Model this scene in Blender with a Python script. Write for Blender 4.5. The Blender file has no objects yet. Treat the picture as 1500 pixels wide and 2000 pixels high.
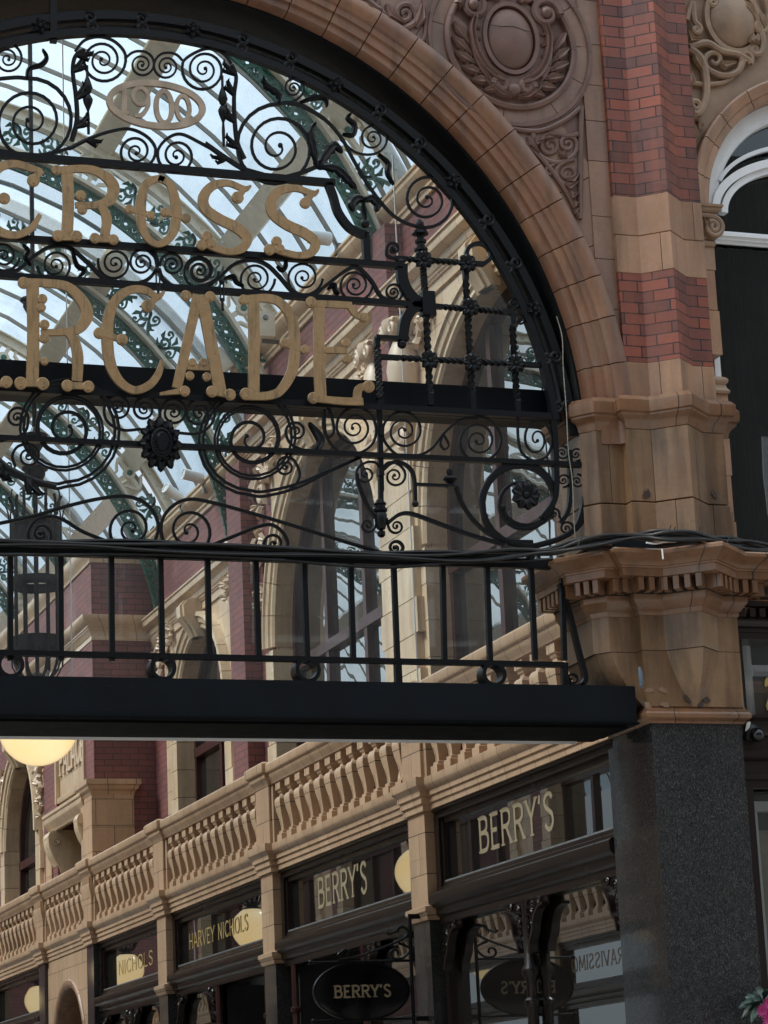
import bpy, math, random
from mathutils import Vector, Matrix
from math import sin, cos, pi, radians, hypot, atan2, sqrt
RND = random.Random(11)
scene = bpy.context.scene
COL = scene.collection

# ------------------------------------------------------------------ camera calibration
RIGHT = Vector((0.94511615, -0.32373794, -0.04414993))
UP = Vector((-0.03741054, -0.24145779, 0.96968994))
FWD = Vector((0.32458577, 0.91481795, 0.24031687))
FPX = 5021.4766
CAM = Vector((-4.14, -16.0, 1.6))

def ray(px, py):
    return RIGHT * ((px - 750) / FPX) - UP * ((py - 1000) / FPX) + FWD

def FP(px, py, y=0.0):
    """point of the plane y = const that the photo shows at px,py"""
    d = ray(px, py)
    return CAM + d * ((y - CAM.y) / d.y)

def WP(px, py, x):
    d = ray(px, py)
    return CAM + d * ((x - CAM.x) / d.x)

# ------------------------------------------------------------------ mesh builder
class MB:
    def __init__(s):
        s.v = []; s.f = []; s.uv = {}
    def add(s, vs, fs, uvs=None):
        o = len(s.v); s.v += [tuple(p) for p in vs]
        for i, f in enumerate(fs):
            if uvs is not None: s.uv[len(s.f)] = uvs[i]
            s.f.append(tuple(o + k for k in f))
    def box(s, x0, x1, y0, y1, z0, z1):
        if x0 > x1: x0, x1 = x1, x0
        if y0 > y1: y0, y1 = y1, y0
        s.add([(x0,y0,z0),(x1,y0,z0),(x1,y1,z0),(x0,y1,z0),(x0,y0,z1),(x1,y0,z1),(x1,y1,z1),(x0,y1,z1)],
              [(3,2,1,0),(4,5,6,7),(0,1,5,4),(1,2,6,5),(2,3,7,6),(3,0,4,7)])
    def obox(s, c, ex, ey, ez):
        """box from centre and three half-axis vectors"""
        c = Vector(c); P = []
        for k in (-1, 1):
            for a, b in ((-1,-1),(1,-1),(1,1),(-1,1)):
                P.append(c + ex*a + ey*b + ez*k)
        s.add(P, [(3,2,1,0),(4,5,6,7),(0,1,5,4),(1,2,6,5),(2,3,7,6),(3,0,4,7)])
    def prism(s, poly, ext):
        """closed polygon (3D pts) extruded by vector"""
        n = len(poly); e = Vector(ext)
        P = [Vector(p) for p in poly]
        s.add(P + [p + e for p in P], [tuple(range(n-1,-1,-1)), tuple(range(n, 2*n))] +
              [(i, (i+1) % n, n + (i+1) % n, n + i) for i in range(n)])
    def tube(s, path, r, n=6, closed=False, cap=True, prof=None, up=None):
        """r: radius or list; prof: list of (a,b) cross-section offsets in the (side, up) frame"""
        P = [Vector(p) for p in path]; m = len(P)
        if m < 2: return
        if prof is None: prof = [(cos(2*pi*k/n), sin(2*pi*k/n)) for k in range(n)]
        n = len(prof); vs = []
        ref = Vector(up) if up is not None else None
        prevn = None
        for i in range(m):
            if closed: t = P[(i+1) % m] - P[i-1]
            else: t = P[min(i+1, m-1)] - P[max(i-1, 0)]
            if t.length < 1e-9: t = Vector((1,0,0))
            t.normalize()
            if ref is not None: nn = ref - t*ref.dot(t)
            else:
                if prevn is None:
                    a = Vector((0,0,1)) if abs(t.z) < .9 else Vector((1,0,0))
                else: a = prevn
                nn = a - t*a.dot(t)
            if nn.length < 1e-6: nn = t.orthogonal()
            nn.normalize(); prevn = nn
            b = t.cross(nn)
            rr = r[i] if isinstance(r, (list, tuple)) else r
            for a1, b1 in prof: vs.append(P[i] + b*(a1*rr) + nn*(b1*rr))
        fs = []
        for i in range(m if closed else m-1):
            j = (i+1) % m
            for k in range(n):
                l = (k+1) % n
                fs.append((i*n+k, i*n+l, j*n+l, j*n+k))
        if cap and not closed:
            fs.append(tuple(range(n-1,-1,-1))); fs.append(tuple((m-1)*n+k for k in range(n)))
        s.add(vs, fs)
    def flat(s, path, w, t, up, closed=False):
        """flat bar: w across the path (in plane), t along 'up'"""
        if isinstance(w, (list, tuple)):
            k = t
            P = [Vector(p) for p in path]; U = Vector(up).normalized(); m = len(P); vs = []
            for i in range(m):
                d = (P[min(i+1,m-1)] - P[max(i-1,0)]).normalized(); b = d.cross(U).normalized()
                for a, c in ((-1,-1),(1,-1),(1,1),(-1,1)): vs.append(P[i] + b*(a*w[i]/2) + U*(c*k/2))
            fs = [(i*4+q, i*4+(q+1)%4, i*4+4+(q+1)%4, i*4+4+q) for i in range(m-1) for q in range(4)]
            fs += [(3,2,1,0), tuple(4*(m-1)+q for q in range(4))]
            s.add(vs, fs)
        else:
            s.tube(path, 1, closed=closed, prof=[(-w/2,-t/2),(w/2,-t/2),(w/2,t/2),(-w/2,t/2)], up=up)
    def leaf(s, path, w, t, up, ridge=1.0):
        """tapering leaf with a raised midrib; w list of widths"""
        P = [Vector(p) for p in path]; U = Vector(up).normalized(); m = len(P); vs = []
        for i in range(m):
            d = (P[min(i+1,m-1)] - P[max(i-1,0)]).normalized(); b = d.cross(U).normalized()
            h = w[i]/2
            vs += [P[i]-b*h, P[i]-b*h*.55+U*t*.9*ridge, P[i]+U*t*.55*ridge, P[i]+b*h*.55+U*t*.9*ridge, P[i]+b*h, P[i]-U*t*.5]
        fs = [(i*6+q, i*6+(q+1)%6, i*6+6+(q+1)%6, i*6+6+q) for i in range(m-1) for q in range(6)]
        fs += [(5,4,3,2,1,0), tuple(6*(m-1)+q for q in range(6))]
        s.add(vs, fs)
    def lathe(s, prof, c, n=16, ax=(0,0,1)):
        """prof [(r, h)] round axis ax through c"""
        A = Vector(ax).normalized(); X = A.orthogonal().normalized(); Y = A.cross(X); c = Vector(c)
        vs = []; m = len(prof)
        for r, h in prof:
            for k in range(n):
                a = 2*pi*(k+.5)/n; vs.append(c + A*h + (X*cos(a) + Y*sin(a))*r)
        fs = [(i*n+k, i*n+(k+1)%n, (i+1)*n+(k+1)%n, (i+1)*n+k) for i in range(m-1) for k in range(n)]
        fs += [tuple(range(n-1,-1,-1)), tuple((m-1)*n+k for k in range(n))]
        s.add(vs, fs)
    def ball(s, c, r, n=12, m=8, ax=(0,0,1)):
        rx = r if isinstance(r, (tuple, list)) else (r, r, r)
        vs = []; fs = []
        for i in range(1, m):
            th = pi*i/m
            for k in range(n):
                a = 2*pi*k/n; vs.append((c[0]+rx[0]*sin(th)*cos(a), c[1]+rx[1]*sin(th)*sin(a), c[2]+rx[2]*cos(th)))
        vs += [(c[0],c[1],c[2]+rx[2]), (c[0],c[1],c[2]-rx[2])]
        for i in range(m-2):
            for k in range(n): fs.append((i*n+k, (i+1)*n+k, (i+1)*n+(k+1)%n, i*n+(k+1)%n))
        t = (m-1)*n
        for k in range(n):
            fs.append((t, k, (k+1)%n)); fs.append((t+1, (m-2)*n+(k+1)%n, (m-2)*n+k))
        s.add(vs, fs)
    def disc(s, c, r, t, up, n=18, rz=None):
        U = Vector(up).normalized(); X = Vector((0,0,1)).cross(U)
        if X.length < .1: X = Vector((1,0,0))
        X.normalize(); Z = U.cross(X); c = Vector(c); rz = rz or r
        e = .86
        rings = []
        for q, h in ((1,-.5),(1,.3),(e,.5)):
            rings.append([c + X*(cos(2*pi*k/n)*r*q) + Z*(sin(2*pi*k/n)*rz*q) + U*(t*h) for k in range(n)])
        vs = sum(rings, [])
        fs = [(i*n+k, i*n+(k+1)%n, (i+1)*n+(k+1)%n, (i+1)*n+k) for i in range(2) for k in range(n)]
        fs += [tuple(range(n-1,-1,-1)), tuple(2*n+k for k in range(n))]
        s.add(vs, fs)
    def sweep(s, path, prof, caps=True, u0=0.0, back=None):
        """moulding: plan path [(x,y)], profile [(offset outward, z)]; outward = right of travel.
        uv = (length along the plan, z)"""
        m = len(path); n = len(prof); P = [Vector((p[0], p[1])) for p in path]
        L = [0.0]
        for i in range(1, m): L.append(L[-1] + (P[i]-P[i-1]).length)
        N = []
        for i in range(m-1):
            d = (P[i+1]-P[i]).normalized(); N.append(Vector((d.y, -d.x)))
        vs = []
        for i in range(m):
            if i == 0: k = N[0]
            elif i == m-1: k = N[-1]
            else:
                a, b = N[i-1], N[i]; k = a + b; l = k.length
                k = k/l/max(.35, k.normalized().dot(a)) if l > 1e-6 else a
            for off, z in prof: vs.append((P[i].x + k.x*off, P[i].y + k.y*off, z))
        pl = [0.0]
        for j in range(1, n): pl.append(pl[-1] + hypot(prof[j][0]-prof[j-1][0], prof[j][1]-prof[j-1][1]))
        fs = []; uv = []
        for i in range(m-1):
            for j in range(n-1):
                fs.append((i*n+j, (i+1)*n+j, (i+1)*n+j+1, i*n+j+1))
                za, zb = prof[j][1], prof[j+1][1]
                if abs(zb-za) < .3*(pl[j+1]-pl[j]): zb = za + (pl[j+1]-pl[j])
                uv.append([(u0+L[i], za), (u0+L[i+1], za), (u0+L[i+1], zb), (u0+L[i], zb)])
        s.add(vs, fs, uv)
        if caps:
            bk = -.06 if back is None else back
            for i, rev in ((0, True), (m-1, False)):
                k = N[0] if i == 0 else N[-1]
                q = [Vector((P[i].x + k.x*o, P[i].y + k.y*o, z)) for o, z in prof]
                q += [Vector((P[i].x + k.x*bk, P[i].y + k.y*bk, prof[-1][1])), Vector((P[i].x + k.x*bk, P[i].y + k.y*bk, prof[0][1]))]
                idx = list(range(len(q)));
                if rev: idx.reverse()
                s.add(q, [tuple(idx)])
    def loft(s, rings, closed=False):
        m = len(rings); n = len(rings[0]); vs = sum([list(r) for r in rings], [])
        fs = []; uv = []
        for i in range(m-1):
            u = 0
            for j in range(n if closed else n-1):
                k = (j+1) % n; d = (Vector(rings[i][k]) - Vector(rings[i][j])).length
                fs.append((i*n+j, i*n+k, (i+1)*n+k, (i+1)*n+j))
                za, zb = rings[i][j][2], rings[i+1][j][2]
                uv.append([(u, za), (u+d, za), (u+d, zb), (u, zb)]); u += d
        s.add(vs, fs, uv)
    def build(s, name, mat, parent=None, smooth=0):
        me = bpy.data.meshes.new(name)
        me.from_pydata(s.v, [], s.f); me.update()
        uvl = me.uv_layers.new(name="UVMap"); data = uvl.data
        for p in me.polygons:
            pre = s.uv.get(p.index)
            n = p.normal
            for q, li in enumerate(p.loop_indices):
                if pre is not None: data[li].uv = pre[q]
                else:
                    c = me.vertices[me.loops[li].vertex_index].co
                    if abs(n.x) >= abs(n.y) and abs(n.x) >= abs(n.z): data[li].uv = (c.y, c.z)
                    elif abs(n.y) >= abs(n.z): data[li].uv = (c.x, c.z)
                    else: data[li].uv = (c.x + .13, c.y + .07)
        if smooth:
            for p in me.polygons: p.use_smooth = True
            me.set_sharp_from_angle(angle=radians(smooth))
        o = bpy.data.objects.new(name, me); COL.objects.link(o)
        if mat: me.materials.append(mat)
        if parent: o.parent = parent
        return o

def thing(name, label, cat, group=None, loc=(0,0,0)):
    o = bpy.data.objects.new(name, None); COL.objects.link(o)
    o.empty_display_size = .2
    o['label'] = label; o['category'] = cat
    if group: o['group'] = group
    return o
def tag(o, label, cat, group=None):
    o['label'] = label; o['category'] = cat
    if group: o['group'] = group
    return o
def copy_tree(o, parent=None):
    c = o.copy(); COL.objects.link(c)
    if parent is not None: c.parent = parent
    for ch in list(o.children): copy_tree(ch, c)
    return c

def smooth_path(pts, per=6):
    """Catmull-Rom through 2D points"""
    n = len(pts)
    if n < 3: return [tuple(p) for p in pts]
    out = []
    for i in range(n-1):
        p0 = pts[max(i-1,0)]; p1 = pts[i]; p2 = pts[i+1]; p3 = pts[min(i+2,n-1)]
        for k in range(per):
            t = k/per; t2 = t*t; t3 = t2*t
            out.append(tuple(.5*((2*p1[a]) + (-p0[a]+p2[a])*t + (2*p0[a]-5*p1[a]+4*p2[a]-p3[a])*t2 + (-p0[a]+3*p1[a]-3*p2[a]+p3[a])*t3) for a in (0,1)))
    out.append(tuple(pts[-1])); return out

def spiral(lead, c, turns, cw=1, end=.12, per=26, sy=1.0, squash=None):
    """2D path: lead points flow into a spiral about c. cw=+1 clockwise when y points down"""
    x0, y0 = lead[-1]; a0 = atan2((y0-c[1])/sy, x0-c[0]); r0 = hypot(x0-c[0], (y0-c[1])/sy)
    pts = []
    N = int(turns*per)
    for i in range(1, N+1):
        t = i/N; a = a0 + cw*2*pi*turns*t
        r = r0*((1-t)**1.05*(1-end) + end)
        pts.append((c[0]+r*cos(a), c[1]+r*sin(a)*sy))
    if len(lead) > 1:
        L = smooth_path(list(lead) + [pts[2]], 6)[:(len(lead)-1)*6]
        return L + [tuple(lead[-1])] + pts
    return [tuple(lead[-1])] + pts

# ------------------------------------------------------------------ materials
class NT:
    def __init__(s, name):
        s.m = bpy.data.materials.new(name); s.m.use_nodes = True
        s.t = s.m.node_tree; s.t.nodes.clear(); s.out = s.n('ShaderNodeOutputMaterial')
    def n(s, typ, **kw):
        o = s.t.nodes.new(typ)
        for k, v in kw.items():
            if k.startswith('i_'):
                key = k[2:]; key = int(key) if key.isdigit() else key.replace('_', ' ')
                o.inputs[key].default_value = v
            else: setattr(o, k, v)
        return o
    def l(s, a, b):
        s.t.links.new(a, b)
    def mix(s, fac, a, b, blend='MIX'):
        o = s.n('ShaderNodeMix', data_type='RGBA', blend_type=blend)
        for sk, v in ((o.inputs['Factor'], fac), (o.inputs[6], a), (o.inputs[7], b)):
            if hasattr(v, 'is_output'): s.l(v, sk)
            elif isinstance(v, (int, float)): sk.default_value = v
            else: sk.default_value = (*v, 1) if len(v) == 3 else v
        return o.outputs[2]
    def ramp(s, fac, stops):
        o = s.n('ShaderNodeValToRGB'); e = o.color_ramp.elements
        while len(e) < len(stops): e.new(.5)
        for q, (p, c) in zip(e, stops):
            q.position = p; q.color = (*c, 1) if len(c) == 3 else c
        s.l(fac, o.inputs[0]); return o.outputs[0]
    def noise(s, scale, detail=4, co=None, rough=.55, dist=0):
        o = s.n('ShaderNodeTexNoise'); o.inputs['Scale'].default_value = scale; o.inputs['Detail'].default_value = detail
        o.inputs['Roughness'].default_value = rough; o.inputs['Distortion'].default_value = dist
        if co is not None: s.l(co, o.inputs['Vector'])
        return o.outputs['Fac']
    def math(s, op, a, b=0.0):
        o = s.n('ShaderNodeMath', operation=op)
        for i, v in enumerate((a, b)):
            if hasattr(v, 'is_output'): s.l(v, o.inputs[i])
            else: o.inputs[i].default_value = v
        return o.outputs[0]
    def pos(s): return s.n('ShaderNodeNewGeometry').outputs['Position']
    def scaled(s, co, sc):
        o = s.n('ShaderNodeMapping'); o.inputs['Scale'].default_value = sc; s.l(co, o.inputs['Vector']); return o.outputs[0]
    def bump(s, h, strength=.3, dist=.01, normal=None):
        o = s.n('ShaderNodeBump'); o.inputs['Strength'].default_value = strength; o.inputs['Distance'].default_value = dist
        s.l(h, o.inputs['Height'])
        if normal is not None: s.l(normal, o.inputs['Normal'])
        return o.outputs[0]
    def bsdf(s, col, rough=.5, normal=None, metal=0, spec=.5, coat=0):
        o = s.n('ShaderNodeBsdfPrincipled')
        if hasattr(col, 'is_output'): s.l(col, o.inputs['Base Color'])
        else: o.inputs['Base Color'].default_value = (*col, 1)
        if hasattr(rough, 'is_output'): s.l(rough, o.inputs['Roughness'])
        else: o.inputs['Roughness'].default_value = rough
        o.inputs['Metallic'].default_value = metal; o.inputs['Specular IOR Level'].default_value = spec
        o.inputs['Coat Weight'].default_value = coat; o.inputs['Coat Roughness'].default_value = .15
        if normal is not None: s.l(normal, o.inputs['Normal'])
        s.l(o.outputs[0], s.out.inputs[0]); return o

def block_mat(name, c1, c2, mortar, bw, bh, ms=.004, rough=.5, grime=.25, bump=.5, streak=.0, offset=.5, coat=0.0, gloss_var=0.1, dark=(.05,.04,.03), patch=None, weather=0, film=(.20,.155,.115), rust=(.19,.085,.033)):
    T = NT(name)
    uv = T.n('ShaderNodeTexCoord').outputs['UV']
    br = T.n('ShaderNodeTexBrick', offset=offset)
    br.inputs['Color1'].default_value = (*c1, 1); br.inputs['Color2'].default_value = (*c2, 1)
    br.inputs['Mortar'].default_value = (*mortar, 1); br.inputs['Scale'].default_value = 1
    br.inputs['Mortar Size'].default_value = ms; br.inputs['Mortar Smooth'].default_value = .15
    br.inputs['Brick Width'].default_value = bw; br.inputs['Row Height'].default_value = bh; br.inputs['Bias'].default_value = 0
    # slight wobble so courses are not ruler straight
    wob = T.n('ShaderNodeTexNoise'); wob.inputs['Scale'].default_value = 3.0; wob.inputs['Detail'].default_value = 2
    P = T.pos(); T.l(P, wob.inputs['Vector'])
    vm = T.n('ShaderNodeVectorMath', operation='MULTIPLY_ADD'); vm.inputs[1].default_value = (.008,.006,0)
    T.l(wob.outputs['Color'], vm.inputs[0]); T.l(uv, vm.inputs[2]); T.l(vm.outputs[0], br.inputs['Vector'])
    col = br.outputs['Color']
    n1 = T.noise(1.7, 6, P); n2 = T.noise(28, 4, P)
    col = T.mix(T.ramp(n1, [(.42,(0,0,0)),(.75,(grime,)*3)]), col, dark)
    if patch:
        n4 = T.noise(.55, 3, P); col = T.mix(T.ramp(n4, [(.45,(0,0,0)),(.62,(.85,)*3)]), col, patch, 'MIX')
        br2 = T.mix(br.outputs['Fac'], col, mortar); col = br2
    if weather:
        nw = T.noise(2.6, 7, P, .65, .6); nv = T.noise(1.0, 6, T.scaled(P, (6,6,.8)), .6)
        col = T.mix(T.ramp(nw, [(.50,(0,0,0)),(.66,(weather,)*3)]), col, film)
        col = T.mix(T.ramp(nv, [(.50,(0,0,0)),(.64,(weather*.8,)*3)]), col, rust)
    if streak:
        n3 = T.noise(1.0, 5, T.scaled(P, (9,9,.7))); col = T.mix(T.ramp(n3, [(.5,(0,0,0)),(.72,(streak,)*3)]), col, dark)
    col = T.mix(T.ramp(n2, [(.3,(0,0,0)),(.75,(.16,)*3)]), col, (1,.92,.8), 'OVERLAY')
    h = T.math('SUBTRACT', T.math('MULTIPLY', n2, .12), br.outputs['Fac'])
    nr = T.bump(h, bump, .006)
    ro = T.math('ADD', T.math('MULTIPLY', n1, gloss_var*2), rough-gloss_var)
    T.bsdf(col, ro, nr, coat=coat)
    return T.m

def island_mat(name, stops, mortar=None, rough=.45, grime=.25, dark=(.06,.04,.03), film=(.22,.17,.13), rust=(.20,.09,.034), weather=.28):
    """blocks modelled one by one: each island gets its own tone"""
    T = NT(name); g = T.n('ShaderNodeNewGeometry'); P = g.outputs['Position']
    col = T.ramp(g.outputs['Random Per Island'], stops)
    n1 = T.noise(2.1, 6, P); n2 = T.noise(30, 4, P)
    n3 = T.noise(1.0, 5, T.scaled(P, (7,7,.9)))
    nw = T.noise(2.6, 7, P, .65, .6); nv = T.noise(1.0, 6, T.scaled(P, (5,5,1.1)), .6)
    col = T.mix(T.ramp(nw, [(.48,(0,0,0)),(.66,(weather,)*3)]), col, film)
    col = T.mix(T.ramp(nv, [(.48,(0,0,0)),(.64,(weather*.8,)*3)]), col, rust)
    col = T.mix(T.ramp(n1, [(.42,(0,0,0)),(.75,(grime,)*3)]), col, dark)
    col = T.mix(T.ramp(n3, [(.47,(0,0,0)),(.66,(min(.9,grime*1.3),)*3)]), col, dark)
    col = T.mix(T.ramp(n2, [(.3,(0,0,0)),(.75,(.16,)*3)]), col, (1,.92,.8), 'OVERLAY')
    T.bsdf(col, T.math('ADD', T.math('MULTIPLY', n1, .30), rough-.20), T.bump(T.math('ADD', n2, T.math('MULTIPLY', n1, 2)), .25, .006))
    return T.m

def plain_mat(name, c, rough=.5, metal=0, var=.25, vs=8, bump=.15, spec=.5, c2=None, coat=0, bs=60):
    T = NT(name); P = T.pos(); n = T.noise(vs, 6, P)
    c2 = c2 or tuple(k*(1-var) for k in c)
    col = T.mix(T.ramp(n, [(.35,(0,0,0)),(.7,(1,1,1))]), c, c2)
    n2 = T.noise(bs, 3, P)
    T.bsdf(col, T.math('ADD', T.math('MULTIPLY', n, .2), rough-.1), T.bump(n2, bump, .004), metal, spec, coat)
    return T.m

M = {}
M['brick'] = block_mat('red_brick', (.255,.066,.038), (.085,.030,.025), (.007,.005,.005), .235, .0824, .0046, .40, .32, 1.0, dark=(.035,.014,.011), weather=.4, film=(.17,.075,.06), rust=(.24,.075,.035))
M['brick_in'] = block_mat('plum_brick', (0.203,0.070,0.061), (0.142,0.054,0.054), (0.034,0.024,0.023), .235, .0824, .0045, .55, .20, .6)
M['tc_buff'] = block_mat('buff_terracotta', (0.333,0.189,0.113), (0.270,0.148,0.086), (0.041,0.029,0.020), .52, .31, .004, .42, .38, .6, .25, patch=(0.377,0.189,0.108))
M['tc_warm'] = block_mat('warm_terracotta', (0.242,0.126,0.062), (0.185,0.094,0.046), (0.038,0.026,0.018), .47, .33, .004, .28, .42, .6, .38, patch=(0.270,0.138,0.068))
M['tc_rose'] = block_mat('rose_terracotta', (0.234,0.138,0.104), (0.194,0.115,0.089), (0.038,0.026,0.021), .56, .42, .004, .45, .35, .5, .18)
M['tc_cream'] = block_mat('cream_terracotta', (0.570,0.422,0.288), (0.502,0.359,0.234), (.055,.040,.028), .46, .30, .0035, .36, .22, .5, .12, coat=.15)
M['tc_mould'] = block_mat('moulded_terracotta', (0.207,0.108,0.059), (0.156,0.081,0.044), (0.027,0.018,0.013), .43, 40., .004, .24, .5, .5, .45, offset=0, dark=(0.045,0.027,0.017), weather=.5)
M['tc_cream_mould'] = block_mat('cream_moulding', (0.570,0.422,0.288), (0.502,0.359,0.234), (.055,.040,.028), .43, 40., .0035, .34, .22, .5, .10, offset=0, coat=.15)
M['vouss'] = island_mat('arch_blocks', [(0,(0.176,0.080,0.045)),(.35,(0.225,0.109,0.061)),(.65,(0.196,0.099,0.067)),(1,(0.269,0.139,0.079))], grime=.4)
M['vouss_rose'] = island_mat('spandrel_blocks', [(0,(0.203,0.121,0.093)),(.4,(0.234,0.142,0.110)),(.7,(0.215,0.125,0.088)),(1,(0.265,0.157,0.108))], grime=.35)
M['vouss_buff'] = island_mat('buff_blocks', [(0,(0.314,0.177,0.102)),(.4,(0.364,0.215,0.133)),(.7,(0.283,0.153,0.089)),(1,(0.391,0.238,0.155))], grime=.35)
M['carve_rose'] = plain_mat('rose_carving', (0.166,0.091,0.071), .5, var=.35, vs=5, bump=.25)
M['carve_buff'] = plain_mat('buff_carving', (0.309,0.201,0.127), .5, var=.4, vs=5, bump=.25)
M['carve_cream'] = plain_mat('cream_carving', (0.616,0.467,0.336), .42, var=.2, vs=5, bump=.2)
M['joint_and_shade'] = plain_mat('dark_joint_and_shade', (.020,.014,.011), .9)
M['iron'] = plain_mat('black_iron', (.0050,.0060,.0078), .36, var=.4, vs=20, bump=.3, spec=.22)
M['steel'] = plain_mat('navy_black_steel', (.0045,.0070,.0104), .45, var=.5, vs=2.5, bump=.15, spec=.16)
M['wood'] = plain_mat('dark_brown_paint', (.015,.009,.0075), .30, var=.25, vs=2, bump=.0, spec=.35)
M['wood_red'] = plain_mat('oxblood_paint', (.050,.014,.013), .35, var=.3, vs=6, bump=.08)
M['white'] = plain_mat('white_paint', (.74,.76,.78), .45, var=.10, vs=7, bump=.06)
M['truss_white'] = plain_mat('cream_painted_iron', (.70,.65,.54), .45, var=.16, vs=9, bump=.1)
M['green'] = plain_mat('bottle_green_paint', (.022,.125,.088), .4, var=.45, vs=15, bump=.2)
M['bar'] = plain_mat('glazing_bar_paint', (.24,.225,.19), .5, var=.2, vs=6)
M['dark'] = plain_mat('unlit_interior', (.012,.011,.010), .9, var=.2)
M['rubber'] = plain_mat('black_cable', (.0035,.0035,.004), .5, var=.3, vs=25)
M['plastic_white'] = plain_mat('white_plastic', (.70,.71,.70), .4, var=.05)
M['lead'] = plain_mat('lead_grey', (.16,.165,.17), .6, var=.3)

def gilt():
    T = NT('tarnished_gilt'); P = T.pos()
    n = T.noise(5, 7, P, .62, .4); n2 = T.noise(70, 4, P); n3 = T.noise(1.0, 6, T.scaled(P, (22,22,3)), .65)
    col = T.ramp(n, [(.30,(.28,.172,.082)),(.50,(.36,.232,.115)),(.68,(.30,.185,.088)),(.85,(.175,.120,.066))])
    col = T.mix(T.ramp(n3, [(.52,(0,0,0)),(.66,(.8,)*3)]), col, (.135,.105,.062))
    col = T.mix(T.ramp(n2, [(.58,(0,0,0)),(.72,(.6,)*3)]), col, (.10,.062,.032))
    T.bsdf(col, T.math('ADD', T.math('MULTIPLY', n, .3), .26), T.bump(T.math('ADD', n2, T.math('MULTIPLY', n, 1.5)), .4, .005), .38); return T.m
M['gilt'] = gilt()
M['gilt_pale'] = plain_mat('pale_gilt', (.40,.31,.225), .55, var=.35, vs=9, bump=.3)
M['letter_gold'] = plain_mat('gold_leaf', (.62,.45,.17), .3, metal=.35, var=.1)
M['letter_cream'] = plain_mat('cream_leaf', (.36,.285,.18), .4, metal=.1, var=.15)

def granite():
    T = NT('polished_granite'); P = T.pos()
    v = T.n('ShaderNodeTexVoronoi', feature='F1'); v.inputs['Scale'].default_value = 170; T.l(T.mix(.12, P, T.n('ShaderNodeTexNoise', i_Scale=30.).outputs['Color']), v.inputs['Vector'])
    n = T.noise(210, 5, P); n1 = T.noise(2.2, 5, P)
    col = T.ramp(v.outputs['Color'], [(.15,(.010,.0105,.0115)),(.5,(.026,.0265,.0275)),(.75,(.048,.048,.049)),(.93,(.14,.135,.13))])
    col = T.mix(T.ramp(n, [(.60,(0,0,0)),(.74,(.5,)*3)]), col, (.09,.086,.082))
    col = T.mix(T.ramp(n1, [(.45,(0,0,0)),(.8,(.4,)*3)]), col, (.018,.019,.022))
    T.bsdf(col, T.math('ADD', T.math('MULTIPLY', n, .05), .025), T.bump(n, .015, .001), spec=.45); return T.m
M['granite'] = granite()

def screen_glass(name, ior=1.45, tint=(.96,.98,.98), haze=.04):
    T = NT(name); P = T.pos()
    fr = T.n('ShaderNodeFresnel', i_IOR=ior)
    tr = T.n('ShaderNodeBsdfTransparent'); tr.inputs[0].default_value = (*tint, 1)
    gl = T.n('ShaderNodeBsdfGlossy', i_Roughness=.004); gl.inputs[0].default_value = (.9,.95,.97,1)
    w = T.noise(.7, 2, P); nb = T.bump(w, .05, .05); T.l(nb, gl.inputs['Normal'])
    m = T.n('ShaderNodeMixShader'); T.l(fr.outputs[0], m.inputs[0]); T.l(tr.outputs[0], m.inputs[1]); T.l(gl.outputs[0], m.inputs[2])
    if haze:  # pale diffuse film painting in the milky haze of reflections
        df = T.n('ShaderNodeBsdfDiffuse'); df.inputs[0].default_value = (.70,.72,.74,1)
        tl = T.n('ShaderNodeBsdfTranslucent'); tl.inputs[0].default_value = (.70,.74,.78,1)
        a = T.n('ShaderNodeMixShader', i_0=.5); T.l(df.outputs[0], a.inputs[1]); T.l(tl.outputs[0], a.inputs[2])
        dn = T.noise(1.2, 5, T.scaled(P, (1.4,1.4,.5)), .6); dr = T.ramp(dn, [(.35,(haze*.35,)*3),(.70,(haze*1.6,)*3)])
        m2 = T.n('ShaderNodeMixShader'); T.l(dr, m2.inputs[0]); T.l(m.outputs[0], m2.inputs[1]); T.l(a.outputs[0], m2.inputs[2]); m = m2
    T.l(m.outputs[0], T.out.inputs[0]); return T.m
M['glass'] = screen_glass('clear_glass', 1.5, haze=.075)
M['window_clear'] = screen_glass('sash_glass', 1.5, (.65,.68,.68), haze=.02)

def window_glass(name, base, boost, wav=.12, rough=.006):
    """old plate glass before a dark room: mirror-like and gently wavy"""
    T = NT(name); P = T.pos()
    n = T.noise(1.1, 2, P); nb = T.bump(n, wav, .06)
    fr = T.n('ShaderNodeFresnel', i_IOR=boost); T.l(nb, fr.inputs['Normal'])
    d = T.n('ShaderNodeBsdfDiffuse'); d.inputs[0].default_value = (*base, 1)
    gl = T.n('ShaderNodeBsdfGlossy', i_Roughness=rough); gl.inputs[0].default_value = (.92,.95,.96,1); T.l(nb, gl.inputs['Normal'])
    m = T.n('ShaderNodeMixShader'); T.l(fr.outputs[0], m.inputs[0]); T.l(d.outputs[0], m.inputs[1]); T.l(gl.outputs[0], m.inputs[2])
    T.l(m.outputs[0], T.out.inputs[0]); return T.m
M['shop_glass'] = window_glass('shop_plate_glass', (.014,.012,.010), 6.0, .006)
M['upper_glass'] = window_glass('upper_window_glass', (.018,.016,.015), 4.2, .03)
M['street_glass'] = window_glass('street_window_glass', (.004,.0055,.0065), 1.30, .12)

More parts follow.
